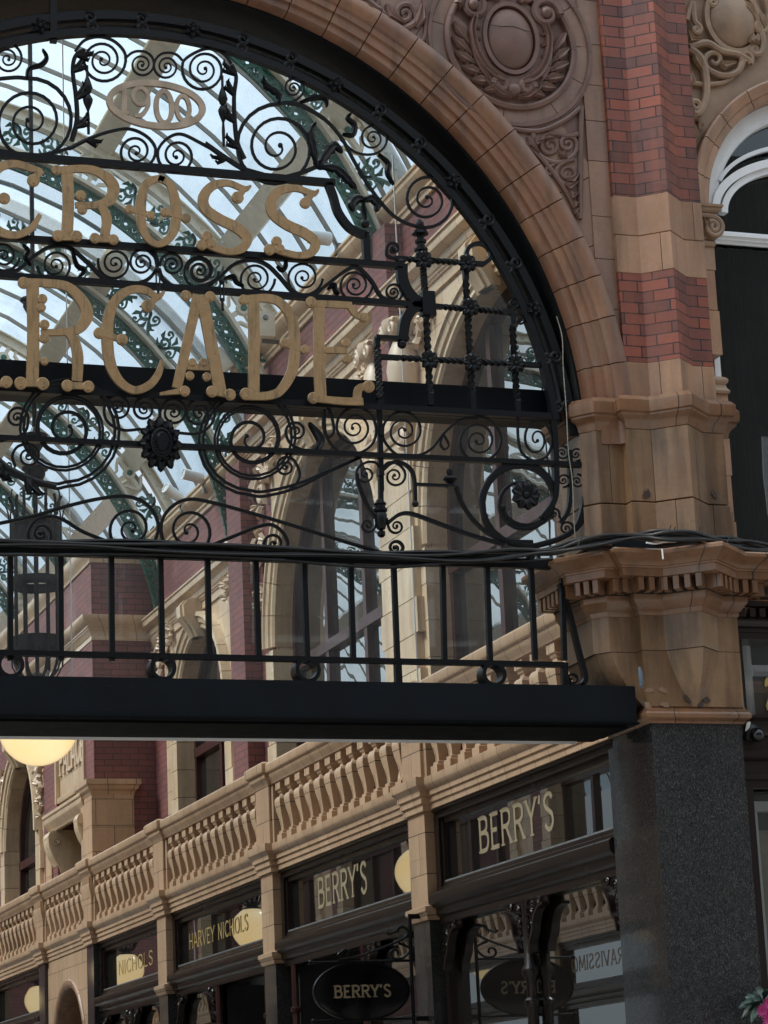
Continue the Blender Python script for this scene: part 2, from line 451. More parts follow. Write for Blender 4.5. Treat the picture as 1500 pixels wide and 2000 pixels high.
def roof_glass():
    T = NT('wired_roof_glass'); P = T.pos()
    n = T.noise(60, 3, P); n1 = T.noise(1.3, 6, P, .6); n2 = T.noise(1.0, 4, T.scaled(P, (1.5,5,1.5)))
    tint = T.ramp(n1, [(.30,(.80,.88,.93)),(.56,(.68,.77,.83)),(.80,(.42,.50,.52))])
    tint = T.mix(T.ramp(n, [(.4,(0,0,0)),(.7,(.45,)*3)]), tint, (.44,.56,.66))
    tr = T.n('ShaderNodeBsdfTransparent'); T.l(tint, tr.inputs[0])
    tl = T.n('ShaderNodeBsdfTranslucent'); T.l(tint, tl.inputs[0])
    m = T.n('ShaderNodeMixShader', i_0=.25)
    T.l(tr.outputs[0], m.inputs[1]); T.l(tl.outputs[0], m.inputs[2]); T.l(m.outputs[0], T.out.inputs[0]); return T.m
M['roof_glass'] = roof_glass()

def lamp_mat():
    T = NT('lit_opal_globe')
    P = T.n('ShaderNodeTexCoord').outputs['Object']
    n = T.noise(2.0, 2, P)
    col = T.ramp(n, [(.3,(1.0,.70,.32)),(.7,(1.0,.80,.46))])
    e = T.n('ShaderNodeEmission', i_Strength=.62); T.l(col, e.inputs[0])
    g = T.n('ShaderNodeBsdfGlossy', i_Roughness=.15); fr = T.n('ShaderNodeFresnel', i_IOR=1.4)
    m = T.n('ShaderNodeMixShader'); T.l(fr.outputs[0], m.inputs[0]); T.l(e.outputs[0], m.inputs[1]); T.l(g.outputs[0], m.inputs[2])
    T.l(m.outputs[0], T.out.inputs[0]); return T.m
M['lamp'] = lamp_mat()
M['paving'] = block_mat('street_paving', (.20,.19,.18), (.16,.155,.15), (.06,.055,.05), .9, .6, .008, .7)
M['tiles'] = block_mat('arcade_floor_tiles', (.58,.52,.44), (.50,.44,.37), (.12,.1,.09), .45, .45, .004, .3)
SUN_ROT, SUN_EL, SUN_E, SKY_STR, CLOUD, EXPO = -78, 48, 5.0, .085, (5.4,6.0,6.5), 0.95
# ================================================================== iron screen in the arch
YI = 0.12
NF = Vector((0, -1, 0))
AC = (0.0, 6.30)           # centre of the iron ring
def pth(pts, y=YI): return [FP(p[0], p[1], y) for p in pts]
screen = thing('iron_screen', 'black wrought iron screen of scrolls, rails and twisted bars filling the big arch', 'iron screen')

def part(mb, name, mat, parent, smooth=35): return mb.build(name, mat, parent, smooth)

def scroll(lead, c, turns, cw=1, w=.030, t=.030, end=.12, sy=1.0, y=YI, name='scroll'):
    turns += (.15 if end < .2 else 0); end = min(end, .09) if end < .2 else end
    mb = MB(); pts = spiral(lead, c, turns, cw, end, 24, sy)
    w *= .76; t *= .75
    P = pth(pts, y); m = len(P); nl = m - int(turns*24)
    ws = [w*(1 - .45*max(0, (i-nl))/max(1, m-nl)) for i in range(m)]
    prof = [(-.5,-.35),(-.3,-.5),(.3,-.5),(.5,-.35),(.5,.35),(.3,.5),(-.3,.5),(-.5,.35)]
    mb.tube(P, ws, prof=prof, up=NF)
    mb.ball(P[-1], w*.75, 8, 6)
    return part(mb, name, M['iron'], screen)
def bar(path, w=.035, t=.035, name='bar', y=YI, sm=4):
    w *= .9; mb = MB(); mb.flat(pth(smooth_path(path, sm) if len(path) > 2 else path, y), w, t, NF)
    return part(mb, name, M['iron'], screen)
def twisted(p0, p1, w=.040, twist=6.0, name='twisted_bar'):
    a, b = FP(*p0, YI), FP(*p1, YI); d = b - a; n = max(8, int(d.length/.012)); mb = MB()
    t = d.normalized(); X = NF.copy(); X = (X - t*X.dot(t)).normalized(); Y = t.cross(X); vs = []; fs = []
    for i in range(n+1):
        u = i/n; ph = 2*pi*twist*max(0, min(1, (u-.12)/.76))/4*2
        for k in range(4):
            an = ph + pi/4 + k*pi/2; vs.append(a + d*u + (X*cos(an) + Y*sin(an))*w*.68)
    for i in range(n):
        for k in range(4): fs.append((i*4+k, i*4+(k+1)%4, i*4+4+(k+1)%4, i*4+4+k))
    mb.add(vs, fs); return mb.build(name, M['iron'], screen)
def iron_leaf(path, w, name='iron_leaf', lobes=False):
    mb = MB(); P = pth(smooth_path(path, 5)); m = len(P)
    ws = [w*(.25 + .95*sin(pi*min(1, (i/(m-1))*.93+.05))**.8*(1 + (.28*sin(i*2.1) if lobes else 0))) for i in range(m)]
    ws[-1] = w*.08
    mb.leaf(P, ws, .028, NF); return part(mb, name, M['iron'], screen)
def acanthus(stem, side, w=.05, name='acanthus_stem', y=YI):
    """stem bar with curling leaf lobes on one side"""
    mb = MB(); S = smooth_path(stem, 6); P = pth(S, y); m = len(P)
    mb.tube(P, [w*.33*(1-.3*i/m) for i in range(m)], 7)
    k = 5
    while k < m-3:
        d = (P[k+1]-P[k-1]).normalized(); b = d.cross(NF)*side
        L = w*(1.5 + .5*RND.random())
        for q, (sp, le) in enumerate(((.2,1.0),(.75,.75))):
            tip = P[k] + b*L*le*.8 + d*L*sp
            mid = P[k] + b*L*le*.45 + d*L*sp*.2 + NF*.012
            tip2 = tip + d*L*.25 - b*L*.08
            mb.leaf([P[k]-d*w*.2, mid, tip, tip2], [w*.9, w*.85, w*.5, w*.08], .022, NF)
        k += 7
    return part(mb, name, M['iron'], screen)
def rosette(px, py, r=.062, petals=8, name='rosette', y=YI-.02, n2=True):
    mb = MB(); c = FP(px, py, y)
    for k in range(petals):
        a = 2*pi*k/petals; d = Vector((cos(a), 0, sin(a)))
        mb.leaf([c + d*r*.1, c + d*r*.5 + NF*.022, c + d*r*.85 + NF*.016, c + d*r], [r*.35, r*.72, r*.62, r*.18], .02, NF)
    mb.ball(c + NF*.02, (r*.27, r*.22, r*.27), 10, 6)
    return part(mb, name, M['iron'], screen, 50)
def turned(px, prof, name='finial', y=YI, up=1):
    """lathe standing on px with profile in metres"""
    mb = MB(); c = FP(px[0], px[1], y); mb.lathe(prof, c, 12); return part(mb, name, M['iron'], screen, 40)

# --- rails
rails = [((-60,297),(653,358),.055), ((-60,459),(784,520),.048), ((-60,534),(830,597),.046),
         ((-60,756),(1082,814),.048), ((-60,853),(1143,909),.040), ((-60,1072),(1110,1104),.075), ((-60,1274),(1100,1299),.040)]
for a, b, w in rails: bar([a, b], w, .05, 'rail')
# cranked end of the top rail
bar([(640,357),(650,383),(660,415),(680,443),(700,455),(715,460)], .060, .05, 'rail_bracket', sm=6)
bar([(713,455),(716,512)], .055, .05, 'upright')
mbx = MB(); mbx.ball(FP(713,437,YI), .033, 12, 8); part(mbx, 'ball_finial', M['iron'], screen)

# --- ring frames of the arch
def ring(r, w, t, y, a0=-8, a1=188, name='arch_ring', c=AC):
    mb = MB(); P = [Vector((c[0]+r*cos(radians(a0+(a1-a0)*k/120)), y, c[1]+r*sin(radians(a0+(a1-a0)*k/120)))) for k in range(121)]
    mb.flat(P, w, t, NF); return part(mb, name, M['iron'], screen)
ring(2.905, .050, .06, YI, 5, 175)
ring(2.965, .022, .12, YI+.10, 5, 175)
ring(3.035, .060, .06, YI+.02, 3, 177)
ring(3.105, .030, .30, YI+.25, 1, 179)
# foot of the inner ring: runs down as straight posts
bar([(1076,790),(1083,860),(1085,950),(1078,985),(1058,1012)], .045, .05, 'post', sm=6)
bar([(1112,880),(1114,960),(1108,1000),(1095,1020)], .034, .04, 'post', sm=6)
bar([(1108,800),(1128,840),(1141,880),(1143,960),(1130,1020),(1110,1045)], .036, .04, 'post', sm=6)
# ties between the rings: scroll pairs and rosettes in turn
for i, deg in enumerate(range(7, 175, 7)):
    a = radians(deg); rad = Vector((cos(a), 0, sin(a))); tan = Vector((-sin(a), 0, cos(a)))
    c = Vector((AC[0], YI-.02, AC[1])) + rad*2.975
    mb = MB()
    if i % 3 == 2:
        for k in range(6):
            b = 2*pi*k/6; d = rad*cos(b) + tan*sin(b)
            mb.leaf([c + d*.006, c + d*.035 + NF*.02, c + d*.062], [.022, .05, .014], .02, NF)
        mb.ball(c + NF*.02, .018, 8, 6); part(mb, 'ring_rosette', M['iron'], screen, 45)
    else:
        for sg in (-1, 1):
            pts = []
            for k in range(30):
                t = k/29; r = .050*(1-t*.85); b = pi*.9 + t*2*pi*1.35
                pts.append(c + rad*(sg*.036 - sg*r*cos(b)*.9) + tan*(sg*.0 + r*sin(b)))
            mb.tube(pts, .012, 6)
        mb.ball(c, .02, 8, 6); part(mb, 'ring_scroll', M['iron'], screen, 45)

# --- crown panel with the date
SC = [
 ([(-45,170),(-20,158),(10,153),(50,153)], (61,238), 2.7, 1, .032),
 ([(147,100),(165,79),(195,72),(225,82),(245,108)], (201,118), 2.5, 1, .026),
 ([(247,112),(258,103),(273,100)], (277,126), 2.3, 1, .022),
 ([(356,118),(345,107),(328,103)], (325,130), 2.3, -1, .022),
 ([(452,125),(437,105),(412,95),(385,101),(357,122)], (398,136), 2.5, -1, .026),
 ([(-20,290),(67,303),(133,290),(180,268),(215,257),(253,252),(287,267),(304,292)], (266,296), 2.1, 1, .027),
 ([(515,340),(467,325),(433,302),(393,280),(353,262),(325,272),(308,296)], (345,304), 2.1, -1, .027),
 ([(633,232),(600,211),(575,203),(547,203)], (541,288), 2.7, -1, .034),
 ([(590,208),(633,232),(667,270),(690,312),(720,363),(767,420),(817,443)], (834,390), 2.4, -1, .030),
 ([(535,204),(565,201),(585,190)], (573,172), 2.2, -1, .022),
 ([(665,272),(690,295),(715,302),(738,298)], (728,270), 2.2, -1, .022),
 ([(-20,122),(-12,95),(15,85)], (15,115), 2.2, 1, .022),
]
for lead, c, tn, cw, w in SC: scroll(lead, c, tn, cw, w)
bar([(400,280),(440,308),(475,330),(512,344),(545,348),(587,338),(620,325)], .030, .03, 'stem', sm=6)
iron_leaf([(618,326),(612,290),(606,262),(616,240)], .058, lobes=True)
iron_leaf([(622,324),(640,298),(655,285),(668,300)], .062, lobes=True)
iron_leaf([(618,327),(655,330),(680,352),(695,370)], .058, lobes=True)
iron_leaf([(585,201),(615,191),(635,193),(638,210)], .04)
iron_leaf([(668,263),(688,264),(692,245),(679,232),(685,222)], .040)
iron_leaf([(738,302),(758,320),(757,340),(768,362)], .040)
iron_leaf([(52,155),(57,135),(80,127),(91,113),(82,97)], .034)
iron_leaf([(544,203),(543,185),(520,168),(512,150)], .046, lobes=True)
for sx, up in ((-1,0),(1,0)):
    iron_leaf([(712,392),(712+sx*14,388),(712+sx*25,400),(712+sx*22,414)], .06)
iron_leaf([(712,440),(712,420),(709,400),(713,385)], .03)
acanthus([(140,275),(150,235),(148,187),(142,140),(147,110),(165,97)], 1, .058)
acanthus([(477,310),(463,277),(458,233),(457,187),(461,150),(453,127)], -1, .058)
acanthus([(135,290),(180,268),(213,257)], 1, .05)
acanthus([(465,324),(433,302),(396,282)], -1, .05)
for x, y0, y1, y2, y3 in ((170,128,165,224,262),(434,148,190,245,286)):
    mb = MB(); A = FP(x, y0, YI); B = FP(x+3, y3, YI); L = (A-B).length; d = (A-B).normalized()
    k = L/134
    prof = [(.010,0),(.012,30*k),(.008,45*k),(.030,60*k),(.036,68*k),(.020,76*k),(.012,78*k),(.022,80*k),(.036,90*k),(.026,100*k),(.010,112*k),(.009,134*k)]
    mb.lathe([(r, h) for r, h in prof], B, 10, d); part(mb, 'baluster_bar', M['iron'], screen, 40)

# --- running scroll frieze between the two names
for pts in ([(-40,520),(0,533),(35,527),(70,498),(100,482),(135,484),(170,512),(205,545),(245,555),(285,548),(306,522),(300,492),(283,480)],
            [(310,525),(320,548),(350,562),(390,560),(425,545),(455,518),(490,508),(520,517),(545,540),(575,572),(610,577),(640,555),(690,522),(722,545),(745,580),(772,590)]):
    bar(pts, .026, .03, 'frieze_stem', sm=7)
for lead, c, tn, cw in [([(73,520)], (108,518), 2.2, -1), ([(192,505)], (224,514), 2.3, -1), ([(305,515)], (277,513), 2.2, -1),
      ([(312,520)], (336,517), 2.2, 1), ([(365,528)], (390,529), 2.2, 1), ([(427,530)], (390,529), 2.5, 1), ([(537,545)], (500,545), 2.3, 1),
      ([(630,545)], (593,542), 2.3, 1), ([(727,560)], (693,557), 2.4, 1), ([(780,585)], (768,571), 2.0, -1), ([(38,505)], (7,500), 2.3, 1)]:
    scroll(lead, c, tn, cw, .024)
for p in ([(60,520),(50,503),(55,490),(43,478)], [(140,485),(150,518),(165,528),(150,545)], [(437,545),(455,540),(462,552),(475,560)],
          [(540,520),(550,528),(558,518),(556,507)], [(640,566),(652,556),(655,570),(662,576)]): iron_leaf(p, .034)

# --- twisted bar grille at the right
for a, b, n in [((826,515),(830,572),3),((832,600),(841,792),5),((908,512),(924,800),8),((1000,612),(1011,806),6),((736,662),(743,798),5)]:
    twisted(a, b, .040, n)
for a, b, n in [((772,505),(945,516),6),((845,598),(1000,611),6),((740,697),(1064,714),10)]: twisted(a, b, .036, n)
for p in ((826,508),(912,515),(917,601),(838,704),(922,709),(1006,711)): rosette(*p, .072, 8)
scroll([(776,506),(757,500),(755,485)], (768,486), 1.4, 1, .03)
bar([(944,516),(957,505),(956,488),(940,476),(920,480),(911,493),(911,512)], .032, .035, 'loop', sm=6)
scroll([(995,607),(1012,600)], (1003,594), 1.3, -1, .024); scroll([(1005,612),(1022,620)], (1016,626), 1.3, 1, .022)
turned((823,506), [(.02,0),(.022,.05),(.05,.06),(.05,.075),(.03,.085),(.03,.115),(.042,.12),(.042,.14),(.025,.15),(.025,.17),(.062,.185),(.05,.21),(.02,.225),(.03,.245),(.03,.27),(.012,.295)])
bar([(784,516),(786,548),(797,572),(815,590),(832,594)], .085, .05, 'strap', sm=7)
bar([(832,594),(808,602),(792,625),(787,650),(785,666)], .080, .05, 'strap', sm=7)
bar([(826,594),(848,595)], .20, .07, 'collar')
bar([(829,571),(830,616)], .062, .08, 'collar')
bar([(733,659),(797,663)], .030, .06, 'ledge')
mb = MB(); mb.ball(FP(785,672,YI), .034); mb.ball(FP(783,512,YI), .03); part(mb, 'ball_finial', M['iron'], screen)

# --- lower frieze: great double scrolls, flower and pairs
for dx in (0, 9):
    scroll([(-30,890),(0,905-dx*.2),(45,937-dx*.6),(95,951-dx*.9),(126,951-dx)], (128,838), 3.2, -1, .026, end=.10)
    scroll([(705,893),(633,927-dx*.4),(587,950-dx*.8),(533,966-dx),(490,967-dx)], (490,857), 3.2, 1, .026, end=.10)
for lead, c, tn, cw in [
   ([(275,838),(240,840),(212,826),(203,802),(212,780)], (230,798), 1.9, 1), ([(310,835),(312,805),(302,784),(285,777)], (282,800), 1.9, -1),
   ([(316,835),(312,808),(322,787),(338,780)], (339,806), 1.9, 1), ([(345,845),(385,847),(410,832),(419,808),(408,786)], (389,808), 1.9, -1),
   ([(0,862),(30,855),(50,842),(55,815)], (33,816), 1.8, -1), ([(30,912),(24,890),(35,872),(55,868)], (55,891), 1.8, 1),
   ([(620,880),(590,878),(567,866),(558,845)], (578,843), 1.9, 1), ([(560,960),(578,945),(585,925),(577,903)], (558,912), 1.8, -1),
   ([(634,800),(637,850),(662,882),(698,886),(728,866),(734,832)], (692,835), 2.4, -1),
   ([(933,818),(900,820),(868,845),(842,877),(812,890),(775,888),(748,855)], (788,842), 2.3, 1),
   ([(890,822),(920,816),(950,818),(972,838),(978,862)], (934,861), 2.3, 1),
   ([(1011,806),(1012,855),(1020,885),(1044,900),(1070,888),(1078,855)], (1048,858), 1.7, -1)]:
    scroll(lead, c, tn, cw, .024, sy=(1.35 if c[0] == 1048 else 1))
bar([(866,848),(860,866),(868,878),(876,868),(866,848)], .014, .02, 'loop', sm=6)
bar([(634,800),(631,830),(640,855),(652,840),(645,805),(638,798)], .018, .02, 'loop', sm=6)
iron_leaf([(617,880),(626,862),(618,845),(602,826)], .06)
# sunflower
mb = MB(); c = FP(313, 867, YI-.04)
for ring_, n, r0, r1, w in ((0,12,.085,.195,.072),(1,12,.075,.165,.06)):
    for k in range(n):
        a = 2*pi*(k+.5*ring_)/n; d = Vector((cos(a)*.78, 0, sin(a)))
        mb.leaf([c + d*r0*.8, c + d*(r0+r1)*.5 + NF*.02*(1+ring_), c + d*r1*.92, c + d*r1], [w*.6, w, w*.6, w*.1], .022, NF)
mb.disc(c + NF*.03, .078, .05, NF, 24, .105)
for k in range(26):
    a = 2*pi*k/26; mb.ball(c + NF*.055 + Vector((cos(a)*.060,0,sin(a)*.085)), .010, 6, 4)
mb.disc(c + NF*.055, .042, .04, NF, 20, .066)
part(mb, 'sunflower', M['iron'], screen, 40)
acanthus([(-30,870),(10,910),(60,935),(110,950)], 1, .075)
acanthus([(-30,900),(20,925),(70,945)], 1, .05)

# --- centre post with urn and its volutes
bar([(741,800),(745,960)], .034, .035, 'upright'); bar([(741,800),(744,985)], .034, .035, 'upright')
for yy in (843, 922): bar([(738,yy),(748,yy+1)], .06, .06, 'collar')
turned((745,1047), [(.012,-.01),(.028,.005),(.028,.03),(.012,.04),(.030,.05),(.042,.09),(.046,.15),(.036,.165),(.05,.175),(.05,.19),(.036,.20),(.036,.215),(.046,.225),(.03,.245),(.018,.26)], 'urn')
scroll([(742,935),(738,908),(722,902),(706,908)], (714,926), 1.7, -1, .022); bar([(697,926),(700,945),(716,985),(733,1012)], .024, .03, 'stem', sm=6)
scroll([(745,935),(752,908),(768,903),(784,912)], (771,930), 1.7, 1, .022); bar([(748,918),(768,903),(792,908),(808,930),(811,982)], .026, .03, 'stem', sm=6)
mb = MB(); mb.ball(FP(811,984,YI), .024); part(mb, 'ball_finial', M['iron'], screen)
scroll([(737,1012),(733,1028)], (718,1026), 1.4, 1, .022); scroll([(755,1012),(759,1030)], (774,1028), 1.4, -1, .022)
bar([(812,946),(878,949)], .022, .03, 'stem')
turned((880,950), [(.035,-.01),(.035,.01),(.02,.02),(.055,.05),(.05,.065),(.015,.075),(.026,.095),(.022,.12),(.008,.13)], 'finial')
bar([(890,950),(900,978),(918,1008),(948,1038),(985,1058)], .026, .03, 'stem', sm=6)
bar([(757,1022),(780,1005),(805,1004),(850,1020),(910,1042),(985,1064)], .028, .03, 'stem', sm=6)

# --- great scroll with flower at the right foot
scroll([(1143,960),(1134,1018),(1105,1046),(1062,1062),(1022,1066)], (1020,980), 1.55, 1, .052, end=.42)
scroll([(1040,1060),(985,1056),(955,1035),(942,990),(945,955)], (1022,975), .9, 1, .046, end=.55)
rosette(1026, 968, .105, 9)
scroll([(1100,1020),(1092,1008)], (1082,1003), 1.4, -1, .02); scroll([(1116,1040),(1118,1026)], (1106,1032), 1.4, -1, .02)
for p, cw in (((1098,885),1),((1125,887),-1),((1100,938),-1),((1127,940),1)):
    scroll([(p[0]+12, p[1]+(-11 if cw>0 else 11)), (p[0], p[1]-14*(1 if cw>0 else -1))], p, 1.6, cw*1, .018)

# --- long flat scrolls over the bars
for lead, c, tn, cw in [
   ([(-40,1030),(0,1022),(66,1008),(133,988),(200,973),(250,970),(290,988),(309,1025)], (256,1033), 2.0, 1),
   ([(790,1092),(700,1066),(600,1035),(500,1005),(420,983),(370,975),(335,990),(315,1022)], (368,1037), 2.0, -1),
   ([(240,1069),(165,1040),(125,1016),(95,1009),(68,1018),(54,1042)], (80,1043), 1.7, -1),
   ([(385,1076),(450,1050),(500,1030),(530,1025),(552,1040),(562,1062)], (535,1062), 1.7, 1),
   ([(740,1088),(770,1088),(787,1071)], (772,1070), 1.3, -1), ([(1015,1078),(1040,1075),(1052,1085)], (1038,1090), 1.2, 1)]:
    scroll(lead, c, tn, cw, .030)
# --- straight balusters, rings and end bracket
for x0, x1 in ((20,20),(118,119),(217,219),(313,317),(405,409),(499,505),(593,600),(684,690),(768,776),(864,868),(950,957),(1036,1045),(1097,1102)):
    bar([(x0,1086),(x1,1290)], .038, .038, 'baluster_bar')
for x, y in ((18,1301),(315,1307),(597,1311),(960,1319)):
    mb = MB(); c = FP(x, y, YI); mb.flat([c + Vector((cos(2*pi*k/32),0,sin(2*pi*k/32)))*.075 for k in range(32)], .026, .12, NF, closed=True)
    part(mb, 'ring', M['iron'], screen)
bar([(776,1290),(778,1336)], .05, .05, 'upright'); bar([(1102,1295),(1103,1338)], .045, .05, 'upright')
bar([(1093,1140),(1112,1200),(1128,1265),(1142,1320),(1138,1336)], .036, .05, 'bracket', sm=6)
scroll([(1142,1325),(1135,1338),(1118,1338),(1108,1326)], (1119,1327), 1.0, 1, .026, end=.5)
bar([(104,-6),(104,40),(104,84)], .052, .03, 'strap', sm=2)
# hooks and shackles hanging from the rails
for x, y in ((308,527),(433,550)):
    mb = MB(); a = FP(x, y, YI-.03); mb.ball(a, .022, 8, 6)
    for q in (-.012, .012): mb.tube([a + Vector((q,0,0)), a + Vector((q,0,-.14))], .006, 6)
    mb.tube([a + Vector((0,0,-.12)), a + Vector((0,0,-.21))], .010, 6); part(mb, 'shackle', M['iron'], screen)

# ================================================================== lettering
def ribbon_piece(mb, pts, w, k, mapf, depth=.022, per=6, straight=False):
    """stroke of varying width in plane; k = tiny depth offset so pieces never share a plane"""
    S = [tuple(p) for p in pts] if straight or len(pts) < 3 else smooth_path(pts, per)
    n = len(S)
    ws = [w]*n if not isinstance(w, (list, tuple)) else [w[min(len(w)-1, int(i/(n-1)*(len(w)-1)))]*(1-((i/(n-1)*(len(w)-1))%1)) + w[min(len(w)-1, int(i/(n-1)*(len(w)-1))+1)]*((i/(n-1)*(len(w)-1))%1) for i in range(n)]
    P = [mapf(p, k) for p in S]
    mb.flat(P, ws, depth, mapf.normal)
class PlaneMap:
    def __init__(s, f, normal): s.f = f; s.normal = Vector(normal)
    def __call__(s, p, k): return s.f(p[0], p[1]) + s.normal*k
YL = .055
LM = PlaneMap(lambda u, v: FP(u, v, YL), NF)
def letter(sign, strokes, balls):
    mb = MB(); k = 0.0
    pxm = 1/325.0      # metres per photo pixel at this plane
    for pts, w in strokes:
        if isinstance(w, (int, float)): ribbon_piece(mb, pts, w*pxm, k, LM)
        else: ribbon_piece(mb, pts, [q*pxm for q in w], k, LM)
        k += .0011
    for x, y, r in balls:
        mb.disc(LM((x, y), k), r*pxm, .022, NF, 18); k += .0011
        mb.ball(LM((x, y+ r*.45), k+.011), .008, 6, 4)
    o = mb.build('letter', M['gilt'], sign, 30)
    return o
def z1(*p): return [(x/3, y/3) for x, y in p]
def z4(*p): return [(x/3, y/3+450) for x, y in p]
def z5(*p): return [(x/3+400, y/3+450) for x, y in p]
cross = thing('name_sign', 'tarnished gilt letters reading CROSS between the upper iron rails', 'sign', 'gilt words on the iron screen')
letter(cross, [(z1((245,1000),(185,988),(90,962),(0,980),(-75,1060),(-105,1175),(-75,1290),(0,1358),(95,1378),(180,1340),(235,1258)), [6,16,17,20,26,28,26,20,16,15,10]), (z1((245,1000),(215,1030),(195,1055)),14), (z1((-130,1165),(30,1165)),12)],
       [(65,353,14),(-46,388,12),(8,388,13)])
letter(cross, [(z1((390,985),(400,1180),(392,1385)),[25,25,25]), (z1((330,1000),(470,990),(560,1003),(640,1055),(665,1110),(640,1175),(560,1203),(440,1203)),[16,17,19,25,27,24,16,13]),
       (z1((560,1195),(600,1225),(625,1290),(612,1385)),[15,20,22,20]), (z1((335,1392),(450,1392)),14),(z1((555,1400),(665,1406)),14)],
       [(110,333,11),(113,461,13),(149,462,13),(185,466,12),(221,469,12),(157,383,12),(160,411,11)])
letter(cross, [(z1((927,1045),(1000,1090),(1032,1235),(1010,1370),(927,1432),(846,1370),(822,1235),(850,1090),(927,1045),(960,1055)),[14,18,25,20,14,18,25,20,14,14]), (z1((760,1228),(885,1262)),12),(z1((965,1245),(1090,1280)),12)],
       [(253,409,11),(294,421,10),(322,415,11),(363,427,11)])
letter(cross, [(z1((1470,1090),(1430,1108),(1335,1073),(1245,1090),(1192,1155),(1205,1225),(1285,1285),(1385,1335),(1445,1395),(1420,1455),(1340,1475),(1250,1450),(1185,1420)),[4,14,15,20,24,24,25,25,24,20,15,15,15]),(z1((1430,1105),(1395,1155)),15)],
       [(464,386,14),(404,463,13),(394,479,12),(412,476,11)])
letter(cross, [([(400+x/3, y/3) for x, y in ((665,1112),(635,1135),(535,1105),(440,1118),(388,1180),(400,1255),(480,1318),(580,1365),(645,1420),(625,1478),(550,1497),(450,1475),(380,1448))],[4,14,15,20,24,24,25,25,24,20,15,15,15]),([(610,378),(596,396)],15)],
       [(596,397,13),(540,472,12),(526,488,13),(546,486,11)])
arcade = thing('name_sign', 'tarnished gilt letters reading ARCADE across the dark upper beam', 'sign', 'gilt words on the iron screen')
letter(arcade, [([(-60,555),(-118,735)],[20,20]),([(-55,555),(-20,735)],[26,27]),([(-95,690),(-35,692)],14),([(-135,745),(-100,747)],14),([(-35,748),(15,750)],14)],[(-75,555,12),(-40,556,12),(-136,745,12),(-96,747,12),(-36,748,12),(12,747,13)])
letter(arcade, [(z4((190,300),(195,600),(188,895)),[27,26,27]),(z4((140,305),(290,312),(400,335),(485,420),(508,500),(470,570),(390,595),(240,600)),[17,18,21,26,28,22,16,14]),(z4((385,590),(430,640),(455,740),(450,885)),[16,22,24,22]),(z4((120,895),(255,900)),15),(z4((395,910),(515,915)),15)],
       [(46,553,13),(40,749,14),(83,750,14),(131,754,13),(172,756,13),(82,585,11),(80,602,10),(86,635,11),(85,662,11),(86,707,9)])
letter(arcade, [(z4((962,358),(920,392),(850,352),(765,350),(685,400),(640,490),(628,630),(645,780),(700,885),(785,937),(870,910),(925,845),(950,765)),[5,15,17,18,20,24,26,25,20,17,18,16,9]),(z4((925,385),(880,430)),15),(z4((580,600),(720,645)),13)],
       [(288,598,14),(194,651,13),(238,664,13)])
letter(arcade, [(z4((1160,380),(1120,560),(1035,925)),[24,22,21]),(z4((1180,380),(1235,660),(1290,950)),[26,28,28]),(z4((1095,800),(1225,805)),14),(z4((935,960),(1080,940)),[6,15]),(z4((1230,945),(1345,965)),15)],
       [(363,578,12),(410,580,12),(375,709,10),(397,709,10),(370,735,10),(403,737,10),(360,765,12),(413,766,13),(448,772,13)])
letter(arcade, [(z5((285,395),(288,680),(285,970)),[26,25,26]),(z5((225,405),(360,398),(440,425),(505,510),(525,640),(515,810),(450,930),(380,968),(250,975)),[16,19,21,24,25,24,21,19,15]),(z5((465,668),(580,702)),12)],
       [(476,586,12),(480,770,14),(595,683,11),(555,671,11)])
letter(arcade, [(z5((668,425),(668,700),(678,985)),[26,25,27]),(z5((620,430),(760,435),(860,440)),[15,16,15]),(z5((855,445),(880,490),(925,515)),[20,15,14]),(z5((690,702),(830,706)),15),(z5((630,985),(800,1002),(925,1005)),[15,17,17]),(z5((890,1000),(900,930),(950,915)),[20,18,14])],
       [(607,591,13),(710,621,12),(675,671,11),(676,702,11),(611,778,13),(719,756,14)])
plaque = thing('date_plaque', 'pale oval openwork plaque with the date 1900 near the top of the arch', 'plaque')
mb = MB(); c0 = FP(305, 205, YI-.03)
def PL(u, v): return c0 + Vector((u, 0, v))
mb.flat([PL(.330*cos(2*pi*k/48), .158*sin(2*pi*k/48)) for k in range(48)], .045, .03, NF, closed=True)
mb.build('oval_rim', M['gilt_pale'], plaque, 40)
def digit(strokes):
    mb = MB(); k = 0
    for pts, w, cl in strokes:
        S = smooth_path(pts, 8) if len(pts) > 2 else pts
        mb.flat([PL(*p) + NF*k for p in S], [w]*len(S), .026, NF); k += .0012
    mb.build('digit', M['gilt_pale'], plaque, 40)
def oval(cx, cz, rx, rz, n=17): return [(cx+rx*cos(2*pi*k/(n-1)+.3), cz+rz*sin(2*pi*k/(n-1)+.3)) for k in range(n)]
digit([([(-.225,.095),(-.228,-.075)],.036,0),([(-.262,.08),(-.215,.092)],.022,0),([(-.262,-.085),(-.195,-.08)],.024,0)])
digit([(oval(-.110,.052,.052,.062),.028,0),([(-.058,.052),(-.062,-.02),(-.105,-.085),(-.155,-.095)],.030,0)])
digit([(oval(.055,-.012,.056,.118),.034,0)])
digit([(oval(.190,-.008,.046,.090),.030,0)])

